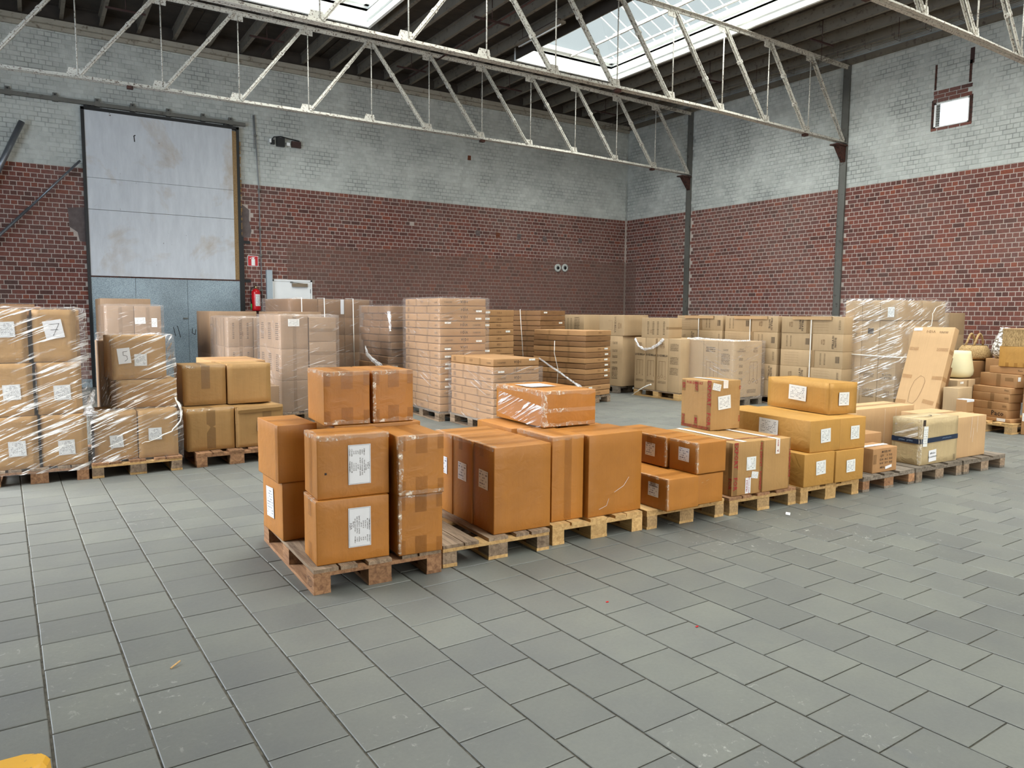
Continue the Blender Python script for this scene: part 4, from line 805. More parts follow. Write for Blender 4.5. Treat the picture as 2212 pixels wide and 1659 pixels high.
t, dm = carton('bottom left bulging ochre carton, plain', (1.322, 8.250), 4, .480, .45, .144, .445, 'ochre', G, .010, 10, bulge=.008); toptape(t, dm, 'Y', 'tape_k'); crinkle(t, dm, ('F',), .03); decal(t, dm, 'F', .24, .22, .09, .40, M['tape_k'], 'tape')
t, dm = carton('crushed ochre carton with a label, bottom right on the old pallet', (1.812, 8.250), 5, .515, .45, .144, .440, 'ochre', G, .020, 14, bulge=.012); decal(t, dm, 'F', .28, .225, .115, .12, M['label'], 'shipping_label', 0, .008); decal(t, dm, 'F', .33, .2, .10, .38, M['tape_k'], 'tape', off=.004)
MB().quadbox((-.24, -.236, .37), (.48, 0, .01), (0, .01, .03), (0, -.012, .035)).build('buckled_fold', M['ochre'], t)
t, dm = carton('upper left ochre carton of the four on the old pallet', (1.345, 8.560), 1, .440, .50, .590, .432, 'ochre', G, .007, 9); toptape(t, dm, 'Y', 'tape_k'); crinkle(t, dm, ('F',), .03); decal(t, dm, 'F', .23, .3, .09, .25, M['tape_k'], 'tape')
t, dm = carton('upper right ochre carton of the four on the old pallet', (1.800, 8.540), 4, .470, .50, .587, .440, 'ochre', G, .007, 9); toptape(t, dm, 'X', 'tape_k')
# cartons behind them
pallet('pallet hidden behind the four bulging cartons', (1.83, 9.75), 0, group='back pallets')
t, dm = carton('large low carton behind the four bulging ones, its right end showing', (1.84, 9.80), 0, .86, 1.1, .144, .50, 'kraft_d', 'cartons behind the bulging ones', n=4)
t, dm = carton('flat-topped carton peeping over the bulging ones', (1.88, 9.84), 0, .66, 1.0, .644, .335, 'flat', 'cartons behind the bulging ones', n=4); toptape(t, dm, 'X', 'tape_k')
# ------------------------------------------------------------------ wrapped kraft stacks at the back left
def grid_stack(tag, A, yawd, w, d, z0, nx, hs, mat, G, ny=1, tape=True, n=4, lab=None, printed=False):
    a = math.radians(yawd); ux, uy = Vector((math.cos(a), math.sin(a))), Vector((-math.sin(a), math.cos(a))); z = z0; out = []
    names = {1: ['only'], 2: ['bottom', 'top'], 3: ['bottom', 'middle', 'top'], 4: ['bottom', 'second', 'third', 'top'], 5: ['bottom', 'second', 'third', 'fourth', 'top']}[len(hs)]
    nxn = {1: [''], 2: ['left ', 'right '], 3: ['left ', 'middle ', 'right ']}[nx]; nyn = {1: [''], 2: ['front ', 'rear '], 3: ['front ', 'middle-depth ', 'rear ']}[ny]
    for li, h in enumerate(hs):
        for j in range(ny):
            for i in range(nx):
                p = Vector(A)+ux*(w/nx*i+.003)+uy*(d/ny*j+.003)
                t, dm = carton(f'{nyn[j]}{nxn[i]}kraft carton in the {names[li]} layer of {tag}', p, yawd, w/nx-.006, d/ny-.006, z, h, mat, G, .003, n); out.append((t, dm, li, i, j))
                if tape: decal(t, dm, 'F', dm[0]/2, dm[2]/2, .05, dm[2]*.97, M['tape_k'], 'tape') if j == 0 else None
                if tape and i == 0: decal(t, dm, 'L', dm[1]/2, dm[2]/2, .05, dm[2]*.97, M['tape_k'], 'tape')
        z += h
    return out
pallet('pallet under the grey-wrapped stack before the sliding door', (.98, 13.0), 0, group='back pallets')
o = grid_stack('the wrapped stack before the sliding door', (.99, 13.0), 0, .77, 1.18, ZP0, 2, (.50, .50, .53), 'kraft_d', 'wrapped stack before the sliding door')
t, dm = o[-1][0], o[-1][1]; decal(t, dm, 'F', .08, .30, .15, .10, M['label2'], 'shipping_label', .05, .003); decal(t, dm, 'F', .28, .27, .08, .14, M['label2'], 'shipping_label', 0, .003)
pallet('rear pallet before the sliding door', (1.0, 14.4), 0, group='back pallets'); grid_stack('the rear stack before the sliding door', (1.02, 14.4), 0, .77, 1.18, ZP0, 1, (.80, .86), 'kraft_d', 'rear stack before the sliding door', tape=False)
pallet('pallet of the wrapped stack with strap marks left of the white door', (2.60, 12.3), 0, group='back pallets')
o = grid_stack('the wrapped stack with printed marks', (2.61, 12.3), 0, .78, 1.18, ZP0, 2, (.44, .46, .46), 'kraft_d', 'wrapped stack with printed marks', 2)
for t, dm, li, i, j in o:
    if j == 0:
        for q in range(3): decal(t, dm, 'F', .08+.11*q, dm[2]*.55, .028, .26, M['smallprint'], 'printed_marks')
        text(t, dm, 'F', .2, .2, .10, 'H', 'ink_soft', bold=.0)
pallet('rear pallet behind the stack with printed marks', (2.62, 13.75), 0, group='back pallets'); grid_stack('the rear stack below the fire extinguisher', (2.62, 13.75), 0, .80, 1.18, ZP0, 1, (.72, .74), 'kraft_d', 'rear stack below the fire extinguisher', tape=False)
pallet('second rear pallet below the fire extinguisher', (3.50, 12.9), 0, group='back pallets'); grid_stack('the plain stack below the fire extinguisher', (3.46, 12.6), 0, .75, 1.18, ZP0, 1, (.5, .5, .46), 'kraft_d', 'plain stack below the fire extinguisher', tape=False)
pallet('pallet of the tall wrapped stack left of centre', (3.03, 10.88), 0, group='back pallets')
t0_, = [0],
G = 'tall wrapped stack left of centre'
z = ZP0
for li, (h, nm) in enumerate(((.46, 'bottom'), (.46, 'middle'), (.49, 'top'))):
    for j in range(3):
        t, dm = carton(f'{nm} tall carton, {("front", "second", "rear")[j]} column, left side of the tall wrapped stack', (3.04, 10.90+.40*j), 0, .40, .395, z, h, 'kraft_d', G, .003, 5)
        if j == 0: decal(t, dm, 'F', .20, h/2, .05, h*.97, M['tape_k'], 'tape')
        decal(t, dm, 'L', .2, .25, .16, .26, M['smallprint'], 'printed_marks')
        if j == 0 and li == 2: decal(t, dm, 'F', .19, .38, .165, .105, M['label2'], 'shipping_label', 0, .003)
    z += h
z = ZP0
for li, (h, nm) in enumerate(((.34, 'bottom'), (.34, 'second'), (.34, 'third'), (.36, 'top'))):
    t, dm = carton(f'{nm} wide carton at the right side of the tall wrapped stack', (3.455, 10.90), 0, .41, 1.18, z, h, 'kraft_d', G, .003, 5); decal(t, dm, 'F', .205, .17, .40, .05, M['tape_k'], 'tape'); z += h
# brown long stack in front of the white door
pallet('left pallet of the dark brown strapped stack near the white door', (4.10, 13.9), 8, group='back pallets'); pallet('right pallet of the dark brown strapped stack', (4.95, 14.0), 8, group='back pallets')
o = grid_stack('the dark brown strapped stack', (4.05, 13.85), 8, 1.65, 1.15, ZP0, 3, (.34, .34, .34, .34, .34), 'flat_b', 'dark brown strapped stack', tape=False)
t, dm = o[-2][0], o[-2][1]; decal(t, dm, 'F', .5, .2, .07, .28, M['paper'], 'paper_sheet')

# ------------------------------------------------------------------ flat carton stacks
ords = ['bottom', 'second', 'third', 'fourth', 'fifth', 'sixth', 'seventh', 'eighth', 'ninth', 'tenth', 'eleventh', 'twelfth', 'thirteenth', 'fourteenth', 'topmost']
FM = {}
def flat_stack(where, A, yawd, w, d, n, h, mat, big=True, shift=None, mats=None, small_lab=True, seed=1):
    R = random.Random(seed); z = ZP0; a = math.radians(yawd)
    pallet('pallet under '+where, (A[0]-.02, A[1]-.0), yawd, ('wood_grey', 'wood_old', 'wood_old'), 'pallets of the flat carton stacks', L=max(1.2, d), Wd=.8 if w > .6 else .8)
    for i in range(n):
        mt = mats[i] if mats else mat; key = (w, d, h, mt, i % 3)
        if key not in FM: FM[key] = carton_mesh(w, d, h-.007, M[mt], seed*7+i, .006, 8, e=.009)
        sx, sy = R.uniform(-.006, .006), R.uniform(-.006, .006)
        if shift: sx += shift[i][0]; sy += shift[i][1]
        cx = A[0]+math.cos(a)*w/2-math.sin(a)*d/2+sx; cy_ = A[1]+math.sin(a)*w/2+math.cos(a)*d/2+sy
        nm = ords[i] if i < n-1 else 'topmost'
        t = thing('flat_carton', f'{nm} flat carton from the floor in {where}' if nm not in ('bottom', 'topmost') else f'{nm} flat carton of {where}', 'box', (cx, cy_, z), a+R.uniform(-.004, .004), 'flat cartons of '+where)
        ob('carton_body', FM[key], t); dm = (w, d, h-.007); up = R.random() < .45; r = PI if not up else 0
        o1 = R.uniform(-.05, .05)
        for uu in (.32+o1, .68+o1): decal(t, dm, 'L', d*uu, h*.47, .05, h*.90, M['tape_s'], 'tape')
        if big:
            text(t, dm, 'F', w*.52, h*.5, h*.46, 'VIDI', 'ink', r, bold=.02, space=1.3); text(t, dm, 'F', w*.52, h*(.2 if up else .8), h*.14, 'HOME', 'ink', r)
            decal(t, dm, 'F', w*(.18 if up else .80), h*.45, .13, h*.22, M['twoline'], 'printed_text', 0)
            if small_lab and R.random() < .8: decal(t, dm, 'F', w*(.84 if R.random() < .6 else .17), h*(.3 if R.random() < .7 else .75), .10, h*.24, M['label_tiny'], 'sticker', 0, .0026)
            decal(t, dm, 'L', d*.10, h*.5, .07, h*.55, M['smallprint'], 'printed_barcode'); decal(t, dm, 'L', d*.9, h*.4, .11, h*.22, M['twoline'], 'printed_text')
            if R.random() < .3: text(t, dm, 'L', d*.5, h*.5, h*.42, 'VIDI', 'ink_soft', r, space=1.25)
        else:
            text(t, dm, 'F', w*.55, h*.5, h*.42, 'VIDI', 'ink_soft', r, bold=.015, space=1.3)
            if R.random() < .45: decal(t, dm, 'F', w*(.82 if R.random() < .6 else .2), h*.55, .10, h*.3, M['label_tiny'], 'sticker', 0, .0026)
        z += h
    return z
flat_stack('the tallest centre stack', (5.06, 9.84), -2, .765, 1.30, 15, .112, 'flat', seed=3)
flat_stack('the low front stack at the centre', (5.20, 8.55), 0, .745, 1.20, 8, .107, 'flat', seed=4)
flat_stack('the leaning stack left of the tallest', (5.06, 11.65), 0, .76, 1.25, 13, .121, 'flat_b', big=False, shift=[(.028*math.sin(i*1.3)-(.05 if i in (4, 5) else 0), .02*math.cos(i*2.1)) for i in range(13)], seed=5)
flat_stack('the stack just right of the tallest', (6.40, 10.95), 8, .74, 1.2, 14, .109, 'flat', big=False, seed=6)
flat_stack('the strapped dark stack behind the centre', (8.46, 12.15), 13, .75, 1.2, 15, .102, 'flat_b', big=False, seed=8)
mm = ['flat', 'flat', 'flat_b', 'flat_b', 'flat', 'flat_b', 'flat', 'flat_b', 'flat', 'flat_b', 'flat_b', 'flat']
flat_stack('the unwrapped stack right of centre', (8.23, 10.42), 14, .75, 1.22, 12, .098, 'flat', big=False, mats=mm, seed=9)

# ------------------------------------------------------------------ long wall of lamp cartons on the right
def pendant(t, dm, face, u, v, s, kind=0):
    seg = [(u-.09*s, v+.16*s, u+.09*s, v+.16*s)]
    for q, ln in ((-.09, .30), (0, .27), (.09, .30)):
        seg.append((u+q*s, v+.16*s, u+q*s, v+(.16-ln)*s))
        for k_ in range(8):
            a0, a1 = k_*PI/4, (k_+1)*PI/4; rr = .03*s if kind else .010*s; cy2 = v+(.16-ln)*s-rr
            seg.append((u+q*s+rr*math.cos(a0), cy2+rr*math.sin(a0), u+q*s+rr*math.cos(a1), cy2+rr*math.sin(a1)))
    strokes(t, dm, face, seg, .0055, 'ink_soft', 'lamp_drawing')
def logo(t, dm, face, u, v, s, rot=0):
    strokes(t, dm, face, [(u-s, v-s, u+s, v-s), (u+s, v-s, u+s, v+s), (u+s, v+s, u-s, v+s), (u-s, v+s, u-s, v-s)], .003, 'ink_soft', 'printed_logo'); text(t, dm, face, u, v, s*.95, 'VIDI\nHOME', 'ink_soft', rot)
pallet('pallet with pale front skid under the upright pendant-lamp cartons', (10.15, 10.03), 0, ('wood_old', 'wood_new', 'wood_new'), 'pallets of the lamp cartons', L=1.25)
G = 'upright pendant-lamp cartons'
for i in range(4):
    y0 = 11.27-.3125*(i+1); kd = i
    t, dm = carton(f'{("leftmost", "second", "third", "rightmost")[i]} upright lamp carton of the pallet with the pale skid', (10.15, y0+.003), 0, .78, .306, ZP0, 1.015, 'kraft', G, .003, 5)
    if i < 3: text(t, dm, 'L', .153, .68, .052, 'LUCE BELLA', 'ink', 0, bold=.022); pendant(t, dm, 'L', .153, .42, .95, i == 2); decal(t, dm, 'L', .153, .17, .22, .05, M['smallprint'], 'printed_text')
    else:
        for v in (.85, .6, .4): decal(t, dm, 'L', .153, v, .22, .14, M['smallprint'], 'printed_text')
    if i in (0, 2): logo(t, dm, 'L', .153, .87, .045)
    if i == 1: decal(t, dm, 'L', .30, .5, .05, 1.0, M['tape_k'], 'tape')
t, dm = carton('lamp carton lying across the upright pendant-lamp cartons', (10.17, 10.36), 2, .36, .72, ZP0+1.015, .385, 'kraft', G, .004, 6); decal(t, dm, 'F', .18, .19, .36, .045, M['tape_k'], 'tape'); decal(t, dm, 'L', .69, .19, .06, .05, M['tape_k'], 'tape')
for u in (.18, .32, .44, .60): decal(t, dm, 'L', u, .19, .05, .26, M['smallprint'], 'printed_text')
logo(t, dm, 'L', .27, .12, .03)
pallet('pallet beneath the large film-wrapped lamp cartons at centre right', (10.03, 11.63), 8, ('wood_grey', 'wood_grey', 'wood_grey'), 'pallets of the lamp cartons')
G = 'large lamp cartons left of the upright ones'
t, dm = carton('large upright lamp carton with rows of small print, left of the upright pendant ones', (10.08, 11.56), 8, .75, .50, ZP0, 1.03, 'kraft', G, .003, 5); 
for v in (.88, .72, .60, .48, .36): decal(t, dm, 'L', .30, v, .14, .05, M['twoline'], 'printed_text')
decal(t, dm, 'L', .30, .27, .16, .26, M['smallprint'], 'printed_text')
t, dm = carton('lamp carton beside the large upright one, towards the back wall', (10.01, 12.09), 8, .75, .50, ZP0, 1.03, 'kraft', G, .003, 5)
t, dm = carton('upper lamp carton with sideways lettering, left of the lying one', (10.08, 11.52), 8, .75, .68, ZP0+1.03, .42, 'kraft', G, .003, 5); text(t, dm, 'L', .44, .22, .06, 'LUCE BELLA', 'ink', -PI/2); logo(t, dm, 'L', .56, .2, .045, -PI/2); strokes(t, dm, 'L', [(.25, .3, .36, .3), (.36, .3, .36, .12), (.36, .12, .25, .12)], .003, 'ink_soft')
t, dm = carton('uppermost left lamp carton with vertical text columns', (9.98, 12.70), 6, .75, .72, ZP0, 1.45, 'kraft', G, .003, 5)
for u in (.12, .22, .32): decal(t, dm, 'L', u, 1.25, .04, .26, M['smallprint'], 'printed_text')
decal(t, dm, 'L', .5, 1.25, .16, .3, M['smallprint'], 'printed_text')
# three strapped stacks of long lamp cartons
colw = ('left', 'middle', 'right')
for s_, y1 in enumerate((11.28, 10.0, 8.70)):
    pallet(f'pallet of the {colw[s_]} strapped stack of long lamp cartons', (11.30, y1-1.25), 0, ('wood_old', 'wood_old', 'wood_old'), 'pallets of the lamp cartons', L=1.22)
    z = ZP0; G = f'{colw[s_]} strapped stack of long lamp cartons'
    for li in range(5):
        sp = (.52, .46, .62, .50, .56)[(li+s_) % 5]; yv = y1
        for q, L in enumerate((sp*1.22, (1-sp)*1.22)):
            yv -= L
            t, dm = carton(f'{("left", "right")[q]} long lamp carton in the {("bottom", "second", "middle", "fourth", "top")[li]} layer, {colw[s_]} strapped stack', (11.30+rnd.uniform(0, .012), yv+.003), 0, .78, L-.006, z, .29, 'kraft', G, .003, 5)
            k_ = (li+q+s_) % 3
            if k_ == 0: text(t, dm, 'L', L*.72, .15, .05, 'STELLA DI\nNOTTE', 'ink', (PI/2 if li % 2 else -PI/2), bold=.02); logo(t, dm, 'L', L*.35, .15, .035, PI/2)
            elif k_ == 1:
                strokes(t, dm, 'L', [(.08, .06+.045*e_, .36, .06+.045*e_) for e_ in range(5)]+[(.36, .05+.045*e_, .37, .06+.045*e_) for e_ in range(5)], .002, 'ink_soft'); decal(t, dm, 'L', L-.08, .15, .04, .16, M['smallprint'], 'printed_text')
            else:
                for u in (.12, .20): decal(t, dm, 'L', u, .15, .03, .2, M['smallprint'], 'printed_text')
                decal(t, dm, 'L', L-.10, .15, .075, .11, M['ink'], 'barcode'); [decal(t, dm, 'L', L-.13+.014*b_, .15, .005, .112, M['kraft'], 'barcode_gap', 0, .0028) for b_ in range(5)]
            if q == 0: decal(t, dm, 'L', L-.03, .145, .05, .28, M['tape_k'], 'tape')
        z += .29
    st = thing('strap', f'white strap and corner board around the {colw[s_]} stack of long lamp cartons', 'strap', (11.29, y1-.62, 0)); MB().box(-.012, -.008, .15, -.006, .008, z+.012).box(-.012, -.008, z+.006, .8, .008, z+.012).build('band', M['strap'], st)
    MB().box(-.014, -.38, z-.055, -.004, .38, z+.004).box(-.014, -.38, z+.001, .06, .38, z+.005).build('edge_board', M['peach'], st)
# wrapped square stack in front
pallet('grey pallet under the wrapped square stack of lamp cartons', (10.40, 8.98), 0, ('wood_grey', 'wood_grey', 'wood_grey'), 'pallets of the lamp cartons', L=1.12)
G = 'lamp cartons of the wrapped square stack'
for i in range(3):
    wd_ = 1.06/3
    t, dm = carton(f'{("left", "middle", "right")[i]} tall carton of the wrapped square stack of lamp cartons', (10.42, 10.06-wd_*(i+1)+.003), 0, .76, wd_-.006, ZP0, 1.0, 'kraft', G, .003, 5)
    if i == 1: decal(t, dm, 'L', .17, .84, .22, .10, M['twoline'], 'printed_text', PI); pendant(t, dm, 'L', .17, .45, 1.0, True); text(t, dm, 'L', .17, .20, .045, 'STELLA BELLA', 'ink', PI)
    if i == 2:
        decal(t, dm, 'L', .17, .84, .12, .03, M['twoline'], 'printed_text'); decal(t, dm, 'L', .17, .68, .2, .2, M['smallprint'], 'printed_text'); decal(t, dm, 'L', .17, .48, .2, .04, M['twoline'], 'printed_text'); decal(t, dm, 'L', .17, .3, .2, .06, M['smallprint'], 'printed_text')
        text(t, dm, 'F', .20, .84, .035, 'STELLA\nCOMPONENTS', 'ink', 0); pendant(t, dm, 'F', .54, .45, 1.1, True); logo(t, dm, 'F', .58, .84, .045)
        for v in (.68, .56, .44, .32): decal(t, dm, 'F', .20, v, .10, .05, M['smallprint'], 'printed_symbols')
        decal(t, dm, 'F', .50, .10, .24, .07, M['smallprint'], 'printed_text')
# tall wrapped block with a strap
pallet('left pallet under the tall wrapped block', (11.60, 6.72), 0, ('wood_grey', 'wood_old', 'wood_old'), 'pallets of the lamp cartons', L=1.0, Wd=.72); pallet('right pallet under the tall wrapped block', (12.34, 6.72), 0, ('wood_grey', 'wood_old', 'wood_old'), 'pallets of the lamp cartons', L=1.0, Wd=.72)
G = 'upright cartons of the tall wrapped block'
for c_ in range(4):
    for i in range(3):
        wd_ = .90/3
        t, dm = carton(f'{("front", "second", "third", "rear")[c_]}-column {("left", "middle", "right")[i]} upright carton of the tall wrapped block', (11.60+.345*c_, 7.64-wd_*(i+1)+.002), 0, .34, wd_-.004, ZP0, 1.40, 'kraft', G, .003, 4)
        if c_ == 0:
            if i == 0: text(t, dm, 'L', .15, 1.16, .035, 'STELLA\nCOMPONENTS', 'ink', PI); strokes(t, dm, 'L', [(.07+.035*e_, .55, .07+.035*e_, .85) for e_ in range(4)], .002, 'ink_soft')
            if i == 1: decal(t, dm, 'L', .15, 1.22, .10, .09, M['ink'], 'barcode'); decal(t, dm, 'L', .15, .50, .18, .07, M['smallprint'], 'printed_text'); decal(t, dm, 'L', .15, .20, .20, .14, M['smallprint'], 'printed_text')
            if i == 2: text(t, dm, 'L', .16, .50, .05, 'STELLA DI\nNOTTE', 'ink', PI); logo(t, dm, 'L', .17, .22, .04)
for c_ in range(2):
    for i in range(3):
        wd_ = .92/3
        t, dm = carton(f'{("front", "rear")[c_]} {("left", "middle", "right")[i]} carton crowning the tall wrapped block', (11.58+.70*c_, 7.65-wd_*(i+1)), 0, .69, wd_-.005, ZP0+1.40, .32, 'kraft', 'crowning cartons of the tall wrapped block', .004, 4)
        if c_ == 0 and i == 2: decal(t, dm, 'L', .19, .13, .11, .16, M['label2'], 'shipping_label', 0, .012)
pallet('pallet of the strapped kraft stack at the right, behind the leaning carton', (13.15, 7.3), 0, group='pallets of the lamp cartons'); pallet('far right pallet of the strapped kraft stack', (13.98, 7.3), 0, group='pallets of the lamp cartons')
grid_stack('the strapped stack behind the tall leaning carton', (13.15, 7.35), 0, 1.75, 1.1, ZP0, 2, (.38, .38, .38, .40), 'kraft', 'strapped stack behind the leaning carton', tape=False)
# ------------------------------------------------------------------ leaning big flat carton and the pile at the right
import math as _m
def lean_box(label, base, ang, w, L, th, mat, yaw_=0.0, group=None):
    """base=(x,y) of the lower front edge's right end; width w along +Y; leans towards +X"""
    SEED[0] += 1; t = ob('leaning_carton', None, None, (base[0], base[1]+w/2, 0.0), None, label=label, category='box', group=group)
    t.rotation_euler = (0, ang, yaw_); ob('carton_body', carton_mesh(th, w, L, M[mat], SEED[0], .004, 9), t, (th/2, 0, 0.004)); return t, (th, w, L)
ang = math.atan2(.55, 1.45)
t, dm = lean_box('tall flat peach carton leaning back, with a pencil outline drawn on it', (10.36, 5.50), ang, .575, 1.56, .13, 'peach', 0.02)
class _P: pass
hold = ob('face_print', None, t, (.065, 0, .004)); 
def ldecal(u, v, sw, sh, m_, nm, r=0): return decal(hold, dm, 'L', u, v, sw, sh, M[m_], nm, r, .003)
ldecal(.08, 1.22, .13, .05, 'tape', 'tape'); ldecal(.48, 1.22, .16, .05, 'tape', 'tape'); ldecal(.08, .80, .14, .055, 'tape', 'tape', -.05); ldecal(.50, .80, .14, .055, 'tape', 'tape'); ldecal(.08, .42, .14, .055, 'tape', 'tape', -.03); ldecal(.46, .44, .16, .06, 'tape', 'tape', -.15)
ldecal(.07, 1.52, .12, .045, 'tape_white', 'paper_strip', .05); text(hold, dm, 'L', .26, 1.49, .055, 'VIDI', 'ink_soft', PI, space=1.3); decal(hold, dm, 'L', .44, 1.48, .12, .03, M['twoline'], 'printed_text')
ol = [(.27, .82), (.20, .74), (.17, .60), (.18, .42), (.25, .40), (.30, .47), (.335, .62), (.35, .74), (.32, .80), (.27, .82)]
strokes(hold, dm, 'L', [(a[0], a[1], b[0], b[1]) for a, b in zip(ol, ol[1:])], .0035, 'ink_soft', 'pencil_outline'); text(hold, dm, 'L', .20, .36, .05, 'Ado', 'ink_soft', .05, name='handwriting')
for v in (1.2, .8, .42): decal(hold, dm, 'F', .065, v, .13, .06, M['tape'], 'tape', 0)
t, dm = lean_box('brown flat carton leaning behind the peach one', (10.62, 5.62), ang, .50, 1.12, .10, 'flat_b', -.03)
t, dm = lean_box('second brown flat carton leaning behind the peach one', (10.78, 5.66), ang-.04, .50, .95, .10, 'flat_b', -.06)
# pallet at far right with the leaning pile
pallet('light chip-block pallet under the pile of named cartons at the right edge', (11.90, 5.24), 88, ('wood_new', 'wood_new', 'wood_new'), 'pallets at the right edge', chip=True, center=True)
G = 'flat cartons piled at the right edge'
z = ZP0
t, dm = carton('torn flattened cardboard sheet under the pile of named cartons', (11.38, 4.93), -14, .34, .68, z, .05, 'flat', G, n=3, name='flattened_carton'); decal(t, dm, 'L', .54, .028, .13, .042, M['paper'], 'paper_sheet'); z += .05
specs = [('bottom carton of the pile, a name handwritten on it', 11.42, 5.00, -14, .26, .60, .115), ('second carton from the bottom of the right pile', 11.425, 4.995, -13, .26, .59, .105), ('third carton from the bottom of the right pile', 11.44, 4.99, -15, .26, .58, .12), ('fourth carton of the right pile, thin lid edge', 11.45, 4.98, -14, .26, .58, .09)]
for i, (lb, x, y_, yw, w_, d_, h_) in enumerate(specs):
    t, dm = carton(lb, (x, y_), yw, w_, d_, z, h_, 'flat', G, .004, 6)
    if i == 0: text(t, dm, 'L', .46, .06, .10, 'Paco', 'black_pen', 0, bold=.01, name='handwriting')
    elif i == 3: text(t, dm, 'L', .52, .05, .035, 'Paco', 'ink', 0, name='handwriting')
    else: decal(t, dm, 'L', .32, h_/2, .06, h_, M['tape_k'], 'tape'); decal(t, dm, 'L', .54, h_/2, .06, .03, M['tape_k'], 'tape')
    z += h_
t, dm = carton('deep taped carton tilted on the right pile, small tag on its end', (11.52, 4.95), -17, .25, .58, z, .185, 'flat', G, .005, 6); decal(t, dm, 'L', .30, .09, .07, .18, M['tape_k'], 'tape'); decal(t, dm, 'L', .47, .11, .13, .05, M['tape_k'], 'tape'); decal(t, dm, 'F', .05, .12, .05, .06, M['label2'], 'sticker'); z += .185
t, dm = carton('thin flat carton lying on the deep taped one of the right pile', (11.60, 4.86), -12, .40, .55, z, .10, 'flat', G, .004, 6); text(t, dm, 'L', .46, .05, .035, 'Paco', 'ink', 0, name='handwriting'); z += .10
t, dm = carton('golden carton with a name pencilled at its corner, high on the right pile', (11.58, 4.74), -8, .45, .52, z, .29, 'gold', G, .004, 6); text(t, dm, 'L', .40, .24, .035, 'Paco', 'ink', 0, name='handwriting')
for u in (.12, .24, .36): decal(t, dm, 'L', u, .03, .045, .06, M['tape'], 'tape')
zc = z+.29
t = thing('woven_box', 'woven straw box on top of the golden carton at the right edge', 'basket', (11.84, 4.98, zc+.002), math.radians(-6)); MB().box(-.22, -.26, 0, .22, .22, .235).build('woven_body', M['straw'], t); MB().box(-.225, -.265, .235, .225, .225, .25).build('pale_rim', M['peach'], t)
t, dm = carton('tall narrow carton standing at the right edge with a small square label', (11.44, 4.50), 0, .35, .32, 0, .74, 'flat', None, .004, 6); decal(t, dm, 'L', .05, .24, .08, .11, M['label2'], 'shipping_label')
# things behind the pile
G = 'cartons behind the right pile'
t, dm = carton('tan carton standing behind the right pile', (11.76, 5.68), 0, .74, .40, 0.0, .70, 'flat', G, n=5)
t, dm = carton('tan panel-like carton peeping over the right pile', (11.75, 5.69), 0, .74, .36, .70, .25, 'flat', G, n=4)
t, dm = carton('kraft carton directly under the cream lampshade', (11.17, 5.56), 0, .50, .54, 0.0, .70, 'kraft', G, n=5); decal(t, dm, 'F', .12, .66, .09, .03, M['label_tiny'], 'sticker'); decal(t, dm, 'F', .28, .35, .05, .68, M['tape_k'], 'tape')
t, dm = carton('lower kraft carton standing in front of the lampshade one', (10.60, 5.26), 0, .38, .20, 0.0, .64, 'kraft', G, n=5)
t, dm = carton('bottom kraft carton of the pair with a scribbled mark', (11.72, 6.16), 0, .58, .40, 0, .62, 'kraft', G, n=4)
t, dm = carton('kraft carton with a scribbled mark behind the lampshade', (11.72, 6.15), 0, .58, .40, .62, .25, 'kraft', G, n=4); strokes(t, dm, 'F', [(.44, .12, .48, .19), (.48, .19, .52, .12), (.52, .12, .50, .18)], .012, 'ink')
t, dm = carton('kraft carton under the black jar', (12.70, 6.18), 0, .56, .50, 0, .98, 'kraft', G, n=5)
t = thing('lampshade', 'cream ribbed lampshade upside down on the cartons behind the leaning one', 'lampshade', (11.66, 5.82, .705)); MB().lathe([(.08, .0), (.17, .012), (.205, .05), (.212, .11), (.195, .22), (.172, .35), (.165, .395), (.155, .40)], 56, rib=.010).build('ribbed_shade', M['cream'], t, True)
t = thing('candle_jar', 'black lidded jar on a carton behind the lampshade', 'jar', (12.98, 6.36, .983)); MB().lathe([(.09, 0), (.12, .01), (.125, .07), (.12, .10), (.09, .11)], 20).build('jar_body', M['black'], t, True); MB().lathe([(.10, .0), (.10, .012), (.015, .016), (.015, .035)], 16).build('lid', M['black'], t, True, (0, 0, .112))
t = thing('woven_basket', 'straw basket bag with arched handles beside the white knitted vase', 'basket', (12.24, 5.88, .953)); MB().lathe([(.17, 0), (.235, .02), (.25, .06), (.20, .17), (.165, .22)], 28).build('basket_body', M['straw'], t, True)
for yy_ in (-.05, .07): MB().tube([(-.15, yy_, .20)]+[(-.15+.30*i/8, yy_-.02, .20+.20*math.sin(PI*i/8)) for i in range(1, 8)]+[(.15, yy_, .20)], .016, 8).build('handle', M['straw'], t, True)
t = thing('knitted_vase', 'white openwork knitted vase leaning beside the woven straw box', 'vase', (12.26, 5.47, .996)); MB().lathe([(.10, 0), (.15, .06), (.155, .16), (.12, .28), (.075, .38), (.065, .46)], 28).build('vase_body', M['knit'], t, True)
t, dm = carton('tan carton holding the knitted vase behind the pile', (12.08, 5.29), 0, .38, .34, ZP0, .85, 'flat', G, n=4)
G = 'small white-topped packages'
t, dm = carton('upper small white-topped package beside the named pile', (10.50, 5.09), 0, .18, .14, .33, .17, 'flat', G, n=3); decal(t, dm, 'F', .09, .155, .19, .03, M['paper'], 'white_band'); decal(t, dm, 'T', .09, .07, .18, .14, M['paper'], 'white_band')
t, dm = carton('lower small package with a white printed band beside the named pile', (10.48, 5.08), 0, .20, .16, .0, .33, 'flat', G, n=3); decal(t, dm, 'F', .08, .25, .14, .12, M['label2'], 'printed_band')

